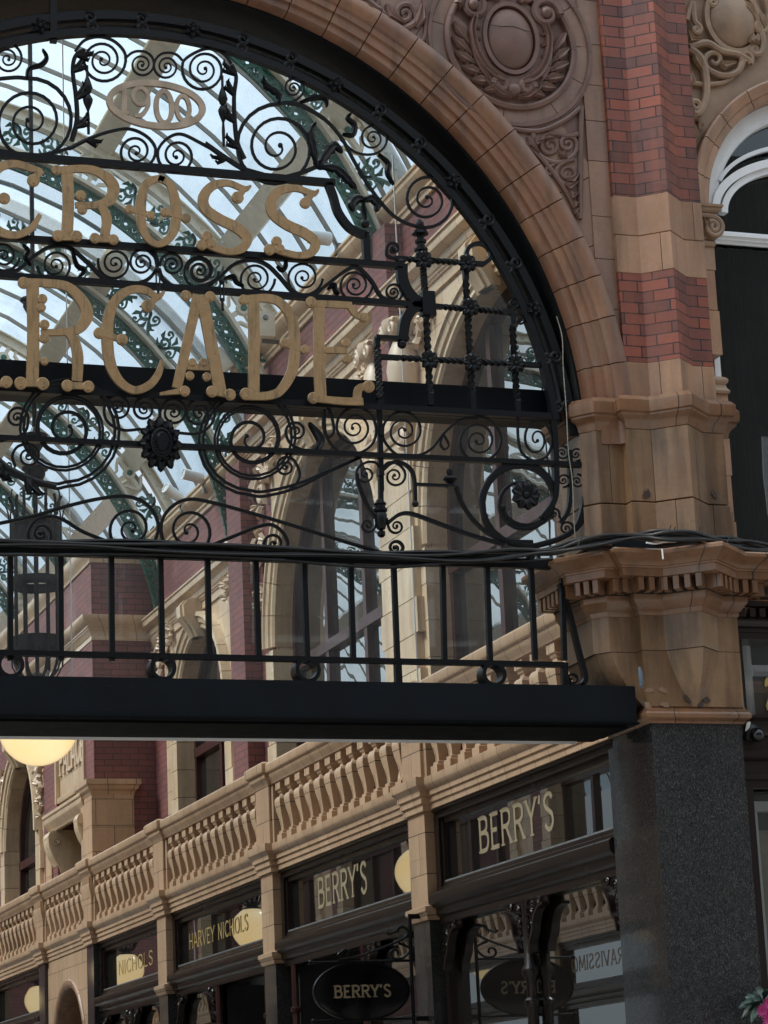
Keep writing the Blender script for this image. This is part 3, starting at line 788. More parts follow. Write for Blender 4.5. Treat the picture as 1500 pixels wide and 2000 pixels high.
# ================================================================== beams and glass
lint = thing('steel_lintel', 'deep navy black steel beam across the foot of the iron screen', 'beam', 'dark steel beams of the arch')
mb = MB(); mb.box(-3.6, 3.30, -.04, .56, 4.352, 4.622); mb.build('web', M['steel'], lint)
mb = MB(); mb.box(-3.6, 3.30, -.075, -.0405, 4.352, 4.366); mb.box(-3.6, 3.24, .0, .60, 4.335, 4.3515); mb.build('bottom_plate', plain_mat('shaded_black_steel', (.0016,.0018,.002), .6, spec=.08), lint)  # underside coloured darker than the web to stand in for its shade
mb = MB(); mb.box(-3.6, 3.10, .575, .605, 4.319, 4.3345); mb.build('soffit_trim', M['white'], lint)
mb = MB()
for px in (168, 214, 260, 305):
    for py in (1342, 1388):
        p = FP(px, py, -.04); mb.lathe([(.006,0),(.006,.006),(.003,.008)], p, 8, (0,-1,0))
mb.build('bolt_head', M['iron'], lint)
ub = thing('steel_beam', 'narrow dark beam behind the letters ARCADE', 'beam', 'dark steel beams of the arch')
mb = MB(); mb.box(-2.95, 2.95, .34, .50, 6.60, 6.845); mb.build('web', M['steel'], ub)
mb = MB(); mb.box(-2.95, 2.95, .30, .34, 6.60, 6.635); mb.build('flange', M['iron'], ub)
gs = thing('glass_screen', 'clear glass screen standing behind the ironwork of the arch', 'glass')
YG = .62
def half_glass(x0, x1):
    # pane clipped to the arch
    mb = MB(); R_ = 3.04; n = 14
    top = [(x0 + (x1-x0)*k/n, min(9.6, 6.35 + sqrt(max(0.01, R_*R_ - (x0+(x1-x0)*k/n)**2)))) for k in range(n+1)]
    vs = [(x0, YG, 4.64), (x1, YG, 4.64)] + [(x, YG, z) for x, z in reversed(top)]
    mb.add(vs, [tuple(range(len(vs)))]); mb.build('pane', M['glass'], gs)
edges = [-3.03, -2.2, -.50, 1.95, 3.03]
for a, b in zip(edges[:-1], edges[1:]): half_glass(a+.004, b-.004)
for x in edges[1:-1]:
    mb = MB(); mb.box(x-.0035, x+.0035, YG-.006, YG+.006, 4.64, 6.35 + sqrt(3.04**2-x*x)); mb.build('silicone_joint', M['plastic_white'], gs)
# ================================================================== street front
front = thing('street_building', 'terracotta, red brick and granite arcade front with moulded arch and brick pier', 'building')
SC_ = (0.0, 6.47)
def P_(x, z, y): return Vector((x, y, z))
def arc_blocks(mb, c, poly, a0, a1, n, gap=.0035, sub=3, jitter=0.0):
    """closed radial profile [(r, y)] swept block by block about c"""
    m = len(poly)
    cuts = [a0 + (a1-a0)*(k + (RND.random()-.5)*jitter*(0 < k < n))/n for k in range(n+1)]
    for q in range(n):
        b0, b1 = radians(cuts[q]), radians(cuts[q+1]); rm = poly[0][0]
        b0 += gap/rm; b1 -= gap/rm; vs = []
        for k in range(sub+1):
            a = b0 + (b1-b0)*k/sub
            for r, y in poly: vs.append((c[0]+r*cos(a), y, c[1]+r*sin(a)))
        fs = [(k*m+j, k*m+(j+1)%m, (k+1)*m+(j+1)%m, (k+1)*m+j) for k in range(sub) for j in range(m)]
        fs += [tuple(range(m-1,-1,-1)), tuple(sub*m+j for j in range(m))]
        mb.add(vs, fs)
prof = [(3.105,.60),(3.105,.10),(3.115,.045),(3.135,.015),(3.185,.012),(3.19,-.012),(3.255,-.016),(3.262,-.034),(3.31,-.036),(3.318,-.052),(3.335,-.066),(3.37,-.074),(3.41,-.072),(3.44,-.058),(3.452,-.03),(3.455,.10),(3.30,.60)]
M['vouss_warm'] = island_mat('warm_blocks', [(0,(.150,.086,.044)),(.3,(.240,.148,.080)),(.6,(.170,.098,.050)),(.85,(.210,.128,.076)),(1,(.285,.185,.105))], grime=.6, rough=.36, dark=(.06,.034,.018))
mb = MB(); arc_blocks(mb, SC_, prof, -2, 182, 35, jitter=.12); mb.build('archivolt', M['vouss'], front, 40)
mb = MB(); mb.flat([Vector((3.096*cos(radians(a)), .34, 6.47+3.096*sin(radians(a)))) for a in range(0,181,3)], .016, .50, NF); mb.build('soffit_shade_band', M['iron'], front, 40)  # black band added under the arch to paint the soffit's deep shade
mb = MB(); arc_blocks(mb, SC_, [(3.11,.58),(3.11,.14),(3.44,.08),(3.44,.58)], -3, 183, 30, gap=-.0); mb.build('arch_core', M['joint_and_shade'], front)
# flat voussoirs outside the moulded ring
mb = MB(); arc_blocks(mb, SC_, [(3.458,.09),(3.458,-.014),(3.80,-.014),(3.80,.09)], 14, 166, 18, jitter=.25)
mb.build('spandrel_voussoirs', M['vouss_rose'], front, 30)
# spandrel wall with the arch cut out
def holed_wall(mb, x0, x1, z0, z1, c, r, y, thick, n=48):
    """rectangle minus a half disc standing on z0"""
    pts = []
    for k in range(n+1):
        a = pi*k/n; pts.append((c[0]+r*cos(a), max(z0, c[1]+r*sin(a))))
    outer = []
    for k in range(n+1):
        a = pi*k/n; dx, dz = cos(a), sin(a); t = 1e9
        if dx > 1e-6: t = min(t, (x1-c[0])/dx)
        if dx < -1e-6: t = min(t, (x0-c[0])/dx)
        if dz > 1e-6: t = min(t, (z1-c[1])/dz)
        outer.append((c[0]+dx*t, c[1]+dz*t))
    for k in range(n):
        q = [pts[k], outer[k], outer[k+1], pts[k+1]]
        if k < n//2 <= k: pass
        mb.prism([(p[0], y, p[1]) for p in q], (0, thick, 0))
    for sx, sz in ((x1, z1), (x0, z1)):
        # corner fill
        ang = [k for k in range(n) if (outer[k][0] == sx) != (outer[k+1][0] == sx)]
    return pts
mb = MB()
holed_wall(mb, -3.42, 3.42, 6.47, 10.7, SC_, 3.40, .0, .5)
mb.prism([(3.42,.001,10.7),(3.42,.001,9.6),(2.6,.001,10.7)], (0,.3,0)); mb.prism([(-3.42,.001,10.7),(-3.42,.001,9.6),(-2.6,.001,10.7)], (0,.3,0))
mb.box(-3.42, 3.42, .002, .5, 10.7, 11.6)
mb.build('spandrel_wall', M['tc_rose'], front)

# --- roundel with cartouche
RC = (2.665, 9.345)
def torus_ring(mb, c, r, w, y0, y1, n=48, blocks=None):
    arc_blocks(mb, c, [(r, y0), (r, y1+.006), (r+w*.25, y1), (r+w*.75, y1), (r+w, y1+.006), (r+w, y0)], 0, 360, blocks or 1, gap=(.002 if blocks else 0), sub=n if not blocks else max(2, n//blocks))
mb = MB()
arc_blocks(mb, RC, [(.655,.05),(.655,-.024),(.50,-.024),(.50,.05)], 4, 364, 11, sub=5, jitter=.4)
mb.build('roundel_ring', M['vouss_rose'], front, 30)
mb = MB()
arc_blocks(mb, RC, [(.648,-.02),(.640,-.040),(.615,-.040),(.607,-.026)], 0, 360, 11, sub=5, gap=.001)
arc_blocks(mb, RC, [(.520,-.02),(.515,-.048),(.490,-.060),(.472,-.048),(.462,.02),(.462,.06),(.52,.06)], 0, 360, 9, sub=6, gap=.001)
mb.build('roundel_moulding', M['carve_rose'], front, 40)
mb = MB(); mb.disc((RC[0], .0, RC[1]), .49, .012, NF, 40); mb.build('roundel_ground', M['carve_rose'], front)
def R2(x, z, y=-.01): return Vector((RC[0]+x, y, RC[1]+z))
mb = MB()
mb.ball((RC[0], -.012, RC[1]+.04), (.185, .085, .245), 28, 16)
mb.flat([R2(.205*cos(2*pi*k/40), .04+.268*sin(2*pi*k/40), -.03) for k in range(40)], .032, .05, NF, closed=True)
mb.flat([R2(.255*cos(2*pi*k/40), .03+.315*sin(2*pi*k/40), -.015) for k in range(40)], .07, .04, NF, closed=True)
for sg in (-1, 1):
    # scrolled horns, side straps, palm sprays
    for (cx, cz, r, cw, tn) in ((.285,.265,.115,1,1.7),(.13,.40,.05,-1,1.3),(.105,-.335,.06,1,1.5)):
        pts = spiral([(cx+r, cz)], (cx, cz), tn, cw, .15, 20)
        mb.tube([R2(sg*p[0], p[1], -.045+.0*i) for i, p in enumerate(pts)], [.034*(1-.5*i/len(pts)) for i in range(len(pts))], 7)
    mb.ball(tuple(R2(sg*.285, .265, -.05)), (.045,.06,.045), 10, 6)
    mb.leaf([R2(sg*x, z, -.03) for x, z in smooth_path([(.08,.33),(.17,.42),(.27,.40),(.36,.33),(.385,.24)], 4)], [.05,.06,.07,.075,.08,.08,.085,.085,.085,.08,.08,.07,.06,.06,.05,.04,.03], .05, NF)
    mb.flat([R2(sg*x, z, -.03) for x, z in smooth_path([(.20,.36),(.24,.24),(.285,.10),(.30,-.05),(.26,-.20),(.16,-.32),(.06,-.37)], 5)], .03, .06, NF)
    mb.leaf([R2(sg*x, z, -.03) for x, z in smooth_path([(.07,-.30),(.19,-.23),(.27,-.10),(.30,.06),(.275,.18)], 5)], [.05,.07,.08,.085,.085,.085,.08,.08,.075,.07,.07,.07,.065,.06,.06,.06,.055,.05,.05,.045,.04], .06, NF)
    for k in range(6):
        a = radians(-80 + k*15); b = a + .25
        p0 = (.33*cos(a)*1.0, .33*sin(a)); p1 = (.40*cos(b), .40*sin(b)); p2 = (.455*cos(b+.12), .455*sin(b+.12))
        mb.leaf([R2(sg*p0[0], p0[1], -.012), R2(sg*p1[0], p1[1], -.045), R2(sg*p2[0], p2[1], -.03)], [.03,.085,.02], .03, NF)
        q1 = (.385*cos(a-.10), .385*sin(a-.10)); q2 = (.425*cos(a-.2), .425*sin(a-.2))
        mb.leaf([R2(sg*p0[0], p0[1], -.012), R2(sg*q1[0], q1[1], -.035), R2(sg*q2[0], q2[1], -.02)], [.02,.055,.015], .025, NF)
    for k in range(5):
        z = -.16 + k*.085; mb.leaf([R2(sg*.235, z, -.03), R2(sg*.285, z+.01, -.05)], [.03,.022], .02, NF)
    mb.leaf([R2(sg*x, z, -.03) for x, z in ((.02,-.42),(.10,-.40),(.19,-.33),(.22,-.25))], [.03,.07,.06,.02], .05, NF)
mb.ball(tuple(R2(0, -.36, -.02)), (.07,.06,.06), 12, 8); mb.ball(tuple(R2(0, .40, -.02)), (.06,.06,.05), 12, 8)
mb.build('cartouche', M['carve_rose'], front, 50)
# grooves: dark crack across the shield
mb = MB(); mb.tube([R2(x, z, -.100 + .16*abs(x)) for x, z in ((-.17,.115),(-.08,.105),(0,.11),(.09,.095),(.18,.085))], .0022, 5); mb.build('crack', M['joint_and_shade'], front)

# --- triangular panel with running scroll
TRI = [FP(985,246), FP(1040,250), FP(1090,232), FP(1131,204), FP(1133,425)]
mb = MB()
inner = smooth_path([(990,250),(1050,256),(1100,236),(1136,208)], 6)
outl = inner + smooth_path([(1136,208),(1134,300),(1132,428)], 4)[1:] + smooth_path([(1132,428),(1105,375),(1062,315),(1022,278),(990,250)], 5)[1:-1]
mb.tube([FP(p[0], p[1], -.022) for p in outl], .020, 7, closed=True)
mb.tube([FP(p[0], p[1], -.018) for p in [(q[0]+(1095-q[0])*.07, q[1]+(290-q[1])*.07) for q in outl]], .011, 6, closed=True)
mb.build('panel_moulding', M['carve_rose'], front, 50)
mb = MB(); mb.prism([FP(p[0], p[1], -.004) for p in outl], (0, .02, 0)); mb.build('panel_ground', M['carve_rose'], front)
mb = MB()
def rel_spiral(lead, c, tn, cw, w, y=-.02, mpf=FP, end=.15):
    pts = spiral(lead, c, tn, cw, end, 20); m = len(pts)
    mb.tube([mpf(p[0], p[1], y) for p in pts], [w*(1-.45*i/m) for i in range(m)], 7)
rel_spiral([(1128,262),(1110,266),(1080,262)], (1075,284), 1.6, -1, .022)
rel_spiral([(1040,262),(1050,300),(1085,318),(1118,305),(1126,282)], (1108,282), 1.5, -1, .022)
rel_spiral([(1120,312),(1100,318),(1086,332)], (1107,340), 1.7, -1, .020)
rel_spiral([(1082,322),(1070,326)], (1074,334), 1.3, -1, .016)
for a, b, c3 in (((1100,360),(1112,366),(1128,356)), ((1108,372),(1118,384),(1129,378)), ((1116,390),(1124,402),(1130,398)), ((1104,352),(1118,352),(1129,340)), ((1040,268),(1048,280),(1060,276)),
                 ((1030,268),(1038,282),(1052,300)), ((1060,270),(1072,266),(1082,270)), ((1090,300),(1100,300),(1106,310)),((1120,404),(1126,414),(1130,410))):
    mb.leaf([FP(*a, -.01), FP(*b, -.035), FP(*c3, -.02)], [.03,.065,.015], .03, NF)
mb.build('panel_scroll', M['carve_rose'], front, 50)
# scrolls of the upper panel at the picture's top edge
mb = MB()
rel_spiral([(700,-10),(740,20),(780,55),(812,40),(800,10)], (790,28), 1.4, -1, .030); rel_spiral([(735,-20),(700,-6),(715,14)], (725,0), 1.3, -1, .026)
for a, b, c3 in (((700,0),(720,18),(745,22)),((740,30),(765,55),(800,70)),((755,10),(765,30),(790,48)),((810,55),(822,35),(824,10)),((690,-20),(705,-5),(722,-10))):
    mb.leaf([FP(*a, -.01), FP(*b, -.04), FP(*c3, -.02)], [.04,.085,.02], .035, NF)
outl2 = [(640,-40),(690,8),(760,55),(820,82),(832,40),(826,-10),(815,-60)]
mb.tube([FP(p[0], p[1], -.018) for p in smooth_path(outl2, 6)], .018, 7)
mb.build('upper_panel_scroll', M['carve_rose'], front, 50)
# vertical joints strip beside the pier
mb = MB(); z = 6.95; k = 0
while z < 10.6:
    h = .28 + .16*RND.random(); mb.box(3.225, 3.384, -.022-.0007*k, .03, z+.003, z+h-.003); z += h; k = (k+1) % 3
mb.build('edge_blocks', M['vouss_rose'], front, 30)

# --- brick pier with its prow
PP = [(3.385,.03),(3.385,-.06),(3.565,-.06),(3.745,-.215),(3.925,-.06),(4.085,-.06),(4.085,.30)]
def off(path, d):
    mb2 = MB(); mb2.sweep(path, [(d, 0), (d, 1)], caps=False); return [(v[0], v[1]) for v in mb2.v[::2]]
pier = MB(); pier.sweep(PP, [(-.10,8.225),(0,8.225),(0,11.6)], caps=False); pier.sweep(PP, [(-.10,6.966),(0,6.966),(0,7.635),(-.1,7.635)], caps=False)
pier.build('brick_shaft', M['brick'], front)
def blocks_band(zs, pth_, cuts, name, mat, o=.003, joint=.0045):
    """terracotta band of separate blocks wrapped on the plan"""
    mb = MB(); L = [0.0]
    for i in range(1, len(pth_)): L.append(L[-1] + hypot(pth_[i][0]-pth_[i-1][0], pth_[i][1]-pth_[i-1][1]))
    def at(u):
        for i in range(1, len(pth_)):
            if u <= L[i] + 1e-9:
                t = (u-L[i-1])/max(1e-9, L[i]-L[i-1]); return (pth_[i-1][0]+(pth_[i][0]-pth_[i-1][0])*t, pth_[i-1][1]+(pth_[i][1]-pth_[i-1][1])*t)
        return pth_[-1]
    for (z0, z1), cu in zip(zs, cuts):
        us = [0.0] + [c*L[-1] for c in cu] + [L[-1]]
        for a, b in zip(us[:-1], us[1:]):
            a2, b2 = a + joint/2, b - joint/2
            p = [at(a2)] + [pth_[i] for i in range(len(pth_)) if a2 + .002 < L[i] < b2 - .002] + [at(b2)]
            mb.sweep(p, [(-.05, z0+joint/2), (o-.004, z0+joint/2), (o, z0+joint/2+.004), (o, z1-joint/2-.004), (o-.004, z1-joint/2), (-.05, z1-joint/2)], back=-.05)
    mb.build(name, mat, front, 30)
core = MB(); core.sweep(PP, [(-.008,6.6),(-.008,8.3)], caps=False); core.build('pier_joints', M['joint_and_shade'], front)
blocks_band([(7.635,7.925),(7.925,8.225)], PP, [(.34,.86),(.66,)], 'upper_band', M['vouss_buff'])
blocks_band([(6.70,6.966)], PP, [(.28,.64)], 'lower_band', M['vouss_buff'])

# --- lower shaft, capitals, corbel
P2 = [(3.07,.60),(3.07,.10),(3.15,.0),(3.35,.0),(3.35,-.09),(3.53,-.09),(3.735,-.27),(3.94,-.09),(4.10,-.09),(4.10,.06),(4.205,.06),(4.205,.40)]
core = MB(); core.sweep(P2, [(-.012,5.0),(-.012,6.66)], caps=False); core.build('jamb_joints', M['joint_and_shade'], front)
def course(z0, z1, cu, **k): blocks_band([(z0, z1)], P2, [cu], 'shaft_course', M['vouss_warm'], **k)
course(5.93, 6.46, (.30,.46,.62,.80)); course(5.62, 5.925, (.36,.52,.585,.70,.86), o=.008)
prof1 = [(-.02,6.46),(.004,6.46),(.012,6.475),(.016,6.50),(.030,6.525),(.055,6.545),(.060,6.552),(.060,6.566),(.074,6.574),(.080,6.60),(.080,6.655),(.066,6.672),(.050,6.69),(-.05,6.70)]
mb = MB(); mb.sweep(P2, prof1); mb.build('impost_moulding', M['tc_mould'], front, 30)
prof2 = [(-.02,5.115),(.006,5.115),(.012,5.13),(.014,5.15),(.022,5.155),(.042,5.185),(.058,5.205),(.062,5.215),(.062,5.245),(.070,5.25),(.070,5.345),(.195,5.348),(.20,5.352),(.20,5.400),(.210,5.403),(.213,5.414),(.224,5.418),(.230,5.430),(.258,5.450),(.290,5.474),(.305,5.486),(.305,5.508),(.296,5.520),(-.05,5.545)]
mb = MB(); mb.sweep(P2, prof2); mb.build('main_cornice', M['tc_mould'], front, 30)
mb = MB(); mb.sweep(P2, [(.072,5.247),(.072,5.347)], caps=False); mb.build('dentil_shade_strip', M['joint_and_shade'], front)  # dark strip painting the shade between the dentils
mb = MB()
dp = off(P2, .10)
for i in range(len(dp)-1):
    a = Vector(dp[i]); b = Vector(dp[i+1]); L = (b-a).length
    if L < .05: continue
    n = max(1, round(L/.074)); d = (b-a)/L; nrm = Vector((d.y, -d.x))
    for k in range(n):
        c = a + d*(L*(k+.5)/n) + nrm*.030
        mb.obox((c.x, c.y, 5.2995), Vector((d.x, d.y, 0))*.0205, Vector((nrm.x, nrm.y, 0))*.058, Vector((0,0,.0455)))
mb.build('dentils', M['tc_mould'], front)
# corbel block tapering to the granite
A5 = [(3.07,.60),(3.07,.10),(3.15,.0),(3.35,.0),(3.35,-.09),(3.53,-.09),(3.735,-.27),(3.94,-.09),(4.10,-.09),(4.10,.30)]
B5 = [(3.385,.60),(3.385,.10),(3.388,.0),(3.392,-.02),(3.395,-.09),(3.70,-.092),(3.735,-.094),(3.77,-.092),(4.10,-.09),(4.10,.30)]
rings = []
for z, t, tj in ((5.115,0,0),(4.92,0,.0),(4.86,.05,.04),(4.78,.16,.13),(4.70,.32,.28),(4.62,.52,.48),(4.54,.76,.74),(4.475,1,1)):
    r = []
    for i, (p, q) in enumerate(zip(A5, B5)):
        u = tj if i < 5 else t; r.append((p[0]+(q[0]-p[0])*u, p[1]+(q[1]-p[1])*u, z))
    rings.append(r)
core = MB(); core.sweep(A5, [(-.016,4.858),(-.016,4.90)], caps=False); core.build('corbel_joint', M['joint_and_shade'], front)
gapz = lambda R, z: [(p[0], p[1], z) for p in R]
mb = MB(); mb.loft([gapz(rings[1], 4.868), rings[0]]); mb.build('corbel_block', M['vouss_warm'], front, 20)
def cut_loft(i0, i1):
    m_ = MB(); m_.loft([[r[i] for i in range(i0, i1+1)] for r in list(reversed(rings[2:]))]); m_.build('corbel_block', M['vouss_warm'], front, 20)
rings[2] = gapz(rings[2], 4.864)
cut_loft(0, 2); cut_loft(2, 4); cut_loft(4, 6); cut_loft(6, 9)
P3 = [(3.385,.60),(3.385,-.065),(4.095,-.065),(4.095,.3)]
mb = MB(); mb.sweep(P3, [(-.03,4.362),(.005,4.362),(.012,4.372),(.020,4.382),(.040,4.392),(.050,4.41),(.046,4.432),(.034,4.442),(.034,4.452),(.020,4.462),(.012,4.478),(-.03,4.482)]); mb.build('necking', M['tc_mould'], front, 40)
# chips, patches and a valve on the corbel
mb = MB()
def blot(mb, c, rx, rz, up=NF, t=.003, n=17):
    ph = RND.random()*6; c = Vector(c)
    R_ = [1+.28*sin(2*k*2*pi/n+ph)+.22*sin(5*k*2*pi/n+2*ph)+RND.uniform(-.12,.12) for k in range(n)]
    mb.prism([c + Vector((rx*R_[k]*cos(2*pi*k/n), 0, rz*R_[k]*sin(2*pi*k/n))) for k in range(n)], Vector(up)*t)
for x, z, r in ((3.74,4.52,.05),(3.80,4.525,.03),(3.67,4.53,.03)): blot(mb, (x, -.0965 - .0, z), r, r*.8)
for px, py, r in ((1385,965,.04),(1253,965,.05)): blot(mb, (FP(px, py, -.10)+Vector((.04,0,0))), r*.45, r*.75)
mb.build('soot_stain', plain_mat('sooty_stone', (.050,.032,.022), .7, var=.5, vs=30), front)
mb = MB()
for px, py in ((1268,1348),(1295,1348),(1265,1378),(1298,1376)): blot(mb, FP(px, py, -.0935), .026, .022)
mb.build('filler_patch', plain_mat('filled_holes', (.24,.155,.095), .7), front)
# --- granite
mb = MB(); mb.box(3.395, 4.085, -.055, .60, 2.022, 4.362); mb.box(3.395, 4.085, -.055, .60, .0, 2.019); mb.build('granite_pier', M['granite'], front)
mb = MB(); mb.box(3.410, 4.07, .598, .72, .0, 4.30); mb.build('granite_return', M['granite'], front)

# --- street window to the right of the pier
win = thing('arched_street_window', 'tall dark sash window with white arched frame right of the brick pier', 'window')
WC = (5.20, 8.24); YW = .10
mb = MB(); holed_wall(mb, 4.03, 6.40, 8.24, 10.9, WC, 1.10, YW, .4, 40); mb.box(4.03, 6.40, YW+.003, YW+.4, 10.9, 11.6)
mb.prism([(4.03,YW+.002,10.9),(4.03,YW+.002,9.5),(4.9,YW+.002,10.9)], (0,.3,0)); mb.prism([(6.4,YW+.002,10.9),(6.4,YW+.002,9.5),(5.6,YW+.002,10.9)], (0,.3,0))
mb.build('window_spandrel', M['carve_buff'], front)
mb = MB(); arc_blocks(mb, WC, [(.985,.40),(.985,.06),(1.01,.045),(1.04,.045),(1.05,.03),(1.085,.025),(1.095,.015),(1.12,.01),(1.135,.02),(1.14,.08),(1.14,.40)], 0, 180, 13, sub=4, jitter=.2)
mb.build('window_archivolt', M['vouss_buff'], front, 40)
mb = MB(); z = 5.55
for h in (.30,.34,.28,.33,.30,.34,.31,.20): 
    if z + h < 6.83 or z > 6.8: mb.box(4.08, 4.215 + (.012 if int(z*10)%2 else 0), .055, .40, z+.003, z+h-.003)
    z += h
mb.box(4.08, 4.24, .052, .40, 6.60, 6.80); mb.box(6.18, 6.40, .055, .4, 5.5, 8.0); mb.box(6.40, 9.0, .0, .5, 4.4, 11.6)
mb.build('window_jamb', M['vouss_buff'], front, 30)
mb = MB()
jp = [(4.05,.03),(4.235,.03),(4.235,.34)]
mb.sweep(jp, [(-.02,8.165),(.0,8.165),(.01,8.18),(.035,8.195),(.04,8.205),(.04,8.218),(.052,8.222),(.055,8.24),(-.03,8.245)]); mb.sweep([(4.05,.052),(4.215,.052),(4.215,.34)], [(-.02,7.93),(.01,7.93),(.018,7.945),(.018,7.965),(-.0,7.98)])
mb.sweep([(4.05,.06),(4.215,.06),(4.215,.34)], [(-.02,6.80),(.03,6.80),(.035,6.82),(.018,6.845),(.012,6.87),(.026,6.885),(.03,6.905),(.018,6.925),(0,6.935)])
sp = spiral([(4.20,8.165),(4.235,8.158)], (4.222,8.07), 2.2, -1, .1, 22)
for yy in (.022,): mb.tube([Vector((p[0], yy, p[1])) for p in spiral([(4.10,8.160),(4.22,8.158)], (4.215,8.075), 2.0, -1, .12, 24)], .020, 7)
mb.disc((4.215,.05,8.075), .085, .06, NF, 20); mb.box(4.06, 4.24, .05, .34, 7.985, 8.16)
for k in range(4): mb.leaf([Vector((4.09+k*.028,.03,8.15)), Vector((4.092+k*.028,.01,8.10)), Vector((4.096+k*.028,.03,8.05))], [.01,.026,.008], .02, NF)
mb.build('ionic_capital', M['carve_buff'], front, 45)
# carved spandrel
mb = MB(); cc = FP(1428, 42, YW)
def CP(px, py, y=YW-.02): return FP(px, py, y)
mb.ball((cc.x, cc.y, cc.z), (.205,.10,.235), 28, 14)
mb.flat([cc + Vector((.225*cos(2*pi*k/40), -.02, .26*sin(2*pi*k/40))) for k in range(40)], .04, .06, NF, closed=True)
FPc = lambda a, b, y: FP(a, b, YW + y)
rel_spiral([(1340,40),(1345,20),(1352,5),(1356,40),(1366,52)], (1360,58), 1.5, 1, .028, -.05, FPc)
rel_spiral([(1345,92),(1380,84),(1410,100),(1440,106),(1462,118),(1465,125)], (1455,114), 1.2, -1, .030, -.04, FPc)
rel_spiral([(1345,95),(1368,115),(1378,150),(1378,190),(1365,222)], (1358,208), 1.4, 1, .036, -.035, FPc)
rel_spiral([(1450,120),(1440,140),(1415,148),(1390,140)], (1395,118), 1.2, 1, .030, -.03, FPc)
rel_spiral([(1340,160),(1372,165),(1410,162),(1432,150)], (1440,146), .6, 1, .022, -.02, FPc)
rel_spiral([(1468,10),(1480,40),(1490,80),(1485,104),(1472,106)], (1474,98), 1.2, 1, .030, -.04, FPc)
rel_spiral([(1490,-10),(1500,20),(1496,60)], (1486,50), 1.2, 1, .03, -.04, FPc)
rel_spiral([(1342,-30),(1380,-20),(1400,-2)], (1392,4), 1.2, 1, .03, -.04, FPc)
for a, b, c3 in (((1342,60),(1350,78),(1368,80)),((1400,120),(1415,128),(1435,124)),((1345,200),(1352,232),(1362,236)),((1350,240),(1356,262),(1352,285)),((1362,240),(1366,252),(1372,244)),((1462,60),(1470,80),(1480,90)),
                 ((1352,100),(1362,118),(1372,140)),((1476,20),(1488,38),(1492,60)),((1345,140),(1350,155),(1345,175)),((1440,0),(1462,14),(1474,40)),((1349,255),(1352,270),(1348,300))):
    mb.leaf([FPc(*a, -.0), FPc(*b, -.05), FPc(*c3, -.02)], [.035,.08,.02], .04, NF)
mb.build('carved_spandrel', M['carve_buff'], front, 50)
# frame and glass
mb = MB(); arc_blocks(mb, WC, [(.99,.34),(.99,.17),(.905,.17),(.895,.19),(.86,.19),(.85,.21),(.85,.34)], 0, 180, 1, gap=0, sub=40)
mb.box(4.215, 4.262, .17, .34, 5.55, 8.24); mb.box(6.138, 6.185, .17, .34, 5.55, 8.24)
mb.build('frame', M['white'], win, 30)
mb = MB()
for rx, w, y in ((.885,.06,.18),(.80,.05,.205)):
    mb.flat([Vector((WC[0]+rx*cos(pi*k/40), y, 8.26+.47*rx/.885*sin(pi*k/40))) for k in range(41)], w, .07, NF)
mb.flat([Vector((WC[0]+.86*cos(pi*k/40), .20, 8.36+.50*sin(pi*k/40))) for k in range(4,37)], .03, .05, NF)
mb.build('tracery', M['white'], win, 40)
mb = MB()
pr = [(0,8.03),(.02,8.03),(.02,8.05),(.04,8.055),(.04,8.075),(.06,8.08),(.06,8.105),(.045,8.12),(0,8.13)]
mb.sweep([(4.245,.24),(6.15,.24)], pr); mb.build('meeting_rail', M['white'], win, 30)
mb = MB(); mb.box(4.215, 6.185, .27, .274, 5.5, 9.25); mb.build('pane', M['window_clear'], win)
mb = MB(); n = 150
for k in range(n):
    q = [(4.12+2.16*i/n, .37+.04*sin(i*.42+.8*sin(i*.11))+.012*sin(i*1.7+1)) for i in (k, k+1)]
    mb.add([(q[0][0],q[0][1],5.5),(q[1][0],q[1][1],5.5),(q[1][0],q[1][1],9.3),(q[0][0],q[0][1],9.3)], [(0,1,2,3)])
mb.build('curtain', plain_mat('grey_net_curtain', (.034,.038,.037), .9, var=.7, vs=3), win, 60)
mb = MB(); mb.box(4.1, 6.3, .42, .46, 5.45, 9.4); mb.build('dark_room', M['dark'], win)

# --- street shopfront below it
shop = thing('street_shopfront', 'dark brown street shopfront with white curtains and a gold numeral 2', 'shopfront')
mb = MB()
mb.sweep([(4.10,.10),(8.5,.10)], [(-.02,5.03),(.03,5.03),(.04,5.05),(.04,5.075),(.055,5.08),(.075,5.105),(.08,5.12),(.08,5.13),(.065,5.135),(.065,5.205),(.10,5.21),(.115,5.22),(.115,5.26),(.16,5.275),(.17,5.29),(.17,5.375),(.185,5.38),(.21,5.42),(.235,5.45),(.235,5.475),(-.02,5.50)])
x = 4.16
while x < 6: mb.box(x, x+.045, -.025, .04, 5.14, 5.2); x += .078
mb.build('cornice', M['wood'], shop, 30)
mb = MB()
mb.box(4.10, 4.155, .0, .24, 4.44, 5.03); mb.box(4.155, 8.5, .02, .24, 4.985, 5.03); mb.box(4.155, 4.195, .05, .26, 4.44, 4.985)
mb.sweep([(4.10,.08),(8.5,.08)], [(-.02,3.93),(.03,3.93),(.03,3.985),(.05,3.99),(.05,4.02),(.02,4.03),(.02,4.12),(.04,4.13),(.06,4.15),(.06,4.19),(.03,4.2),(.03,4.29),(.05,4.30),(.06,4.33),(.06,4.40),(.09,4.42),(.09,4.44),(-.02,4.45)])
for i, xx in enumerate((4.095, 4.125, 4.155)): mb.box(xx, xx+.026, -.01+.02*i, .24, .0, 3.93)
mb.box(4.18, 8.5, .10, .24, .0, .7)
mb.build('frame', M['wood'], shop, 30)
mb = MB(); mb.box(4.19, 8.5, .235, .24, 4.44, 4.99); mb.box(4.18, 8.5, .235, .24, .7, 3.93); mb.build('glazing', M['glass'], shop)
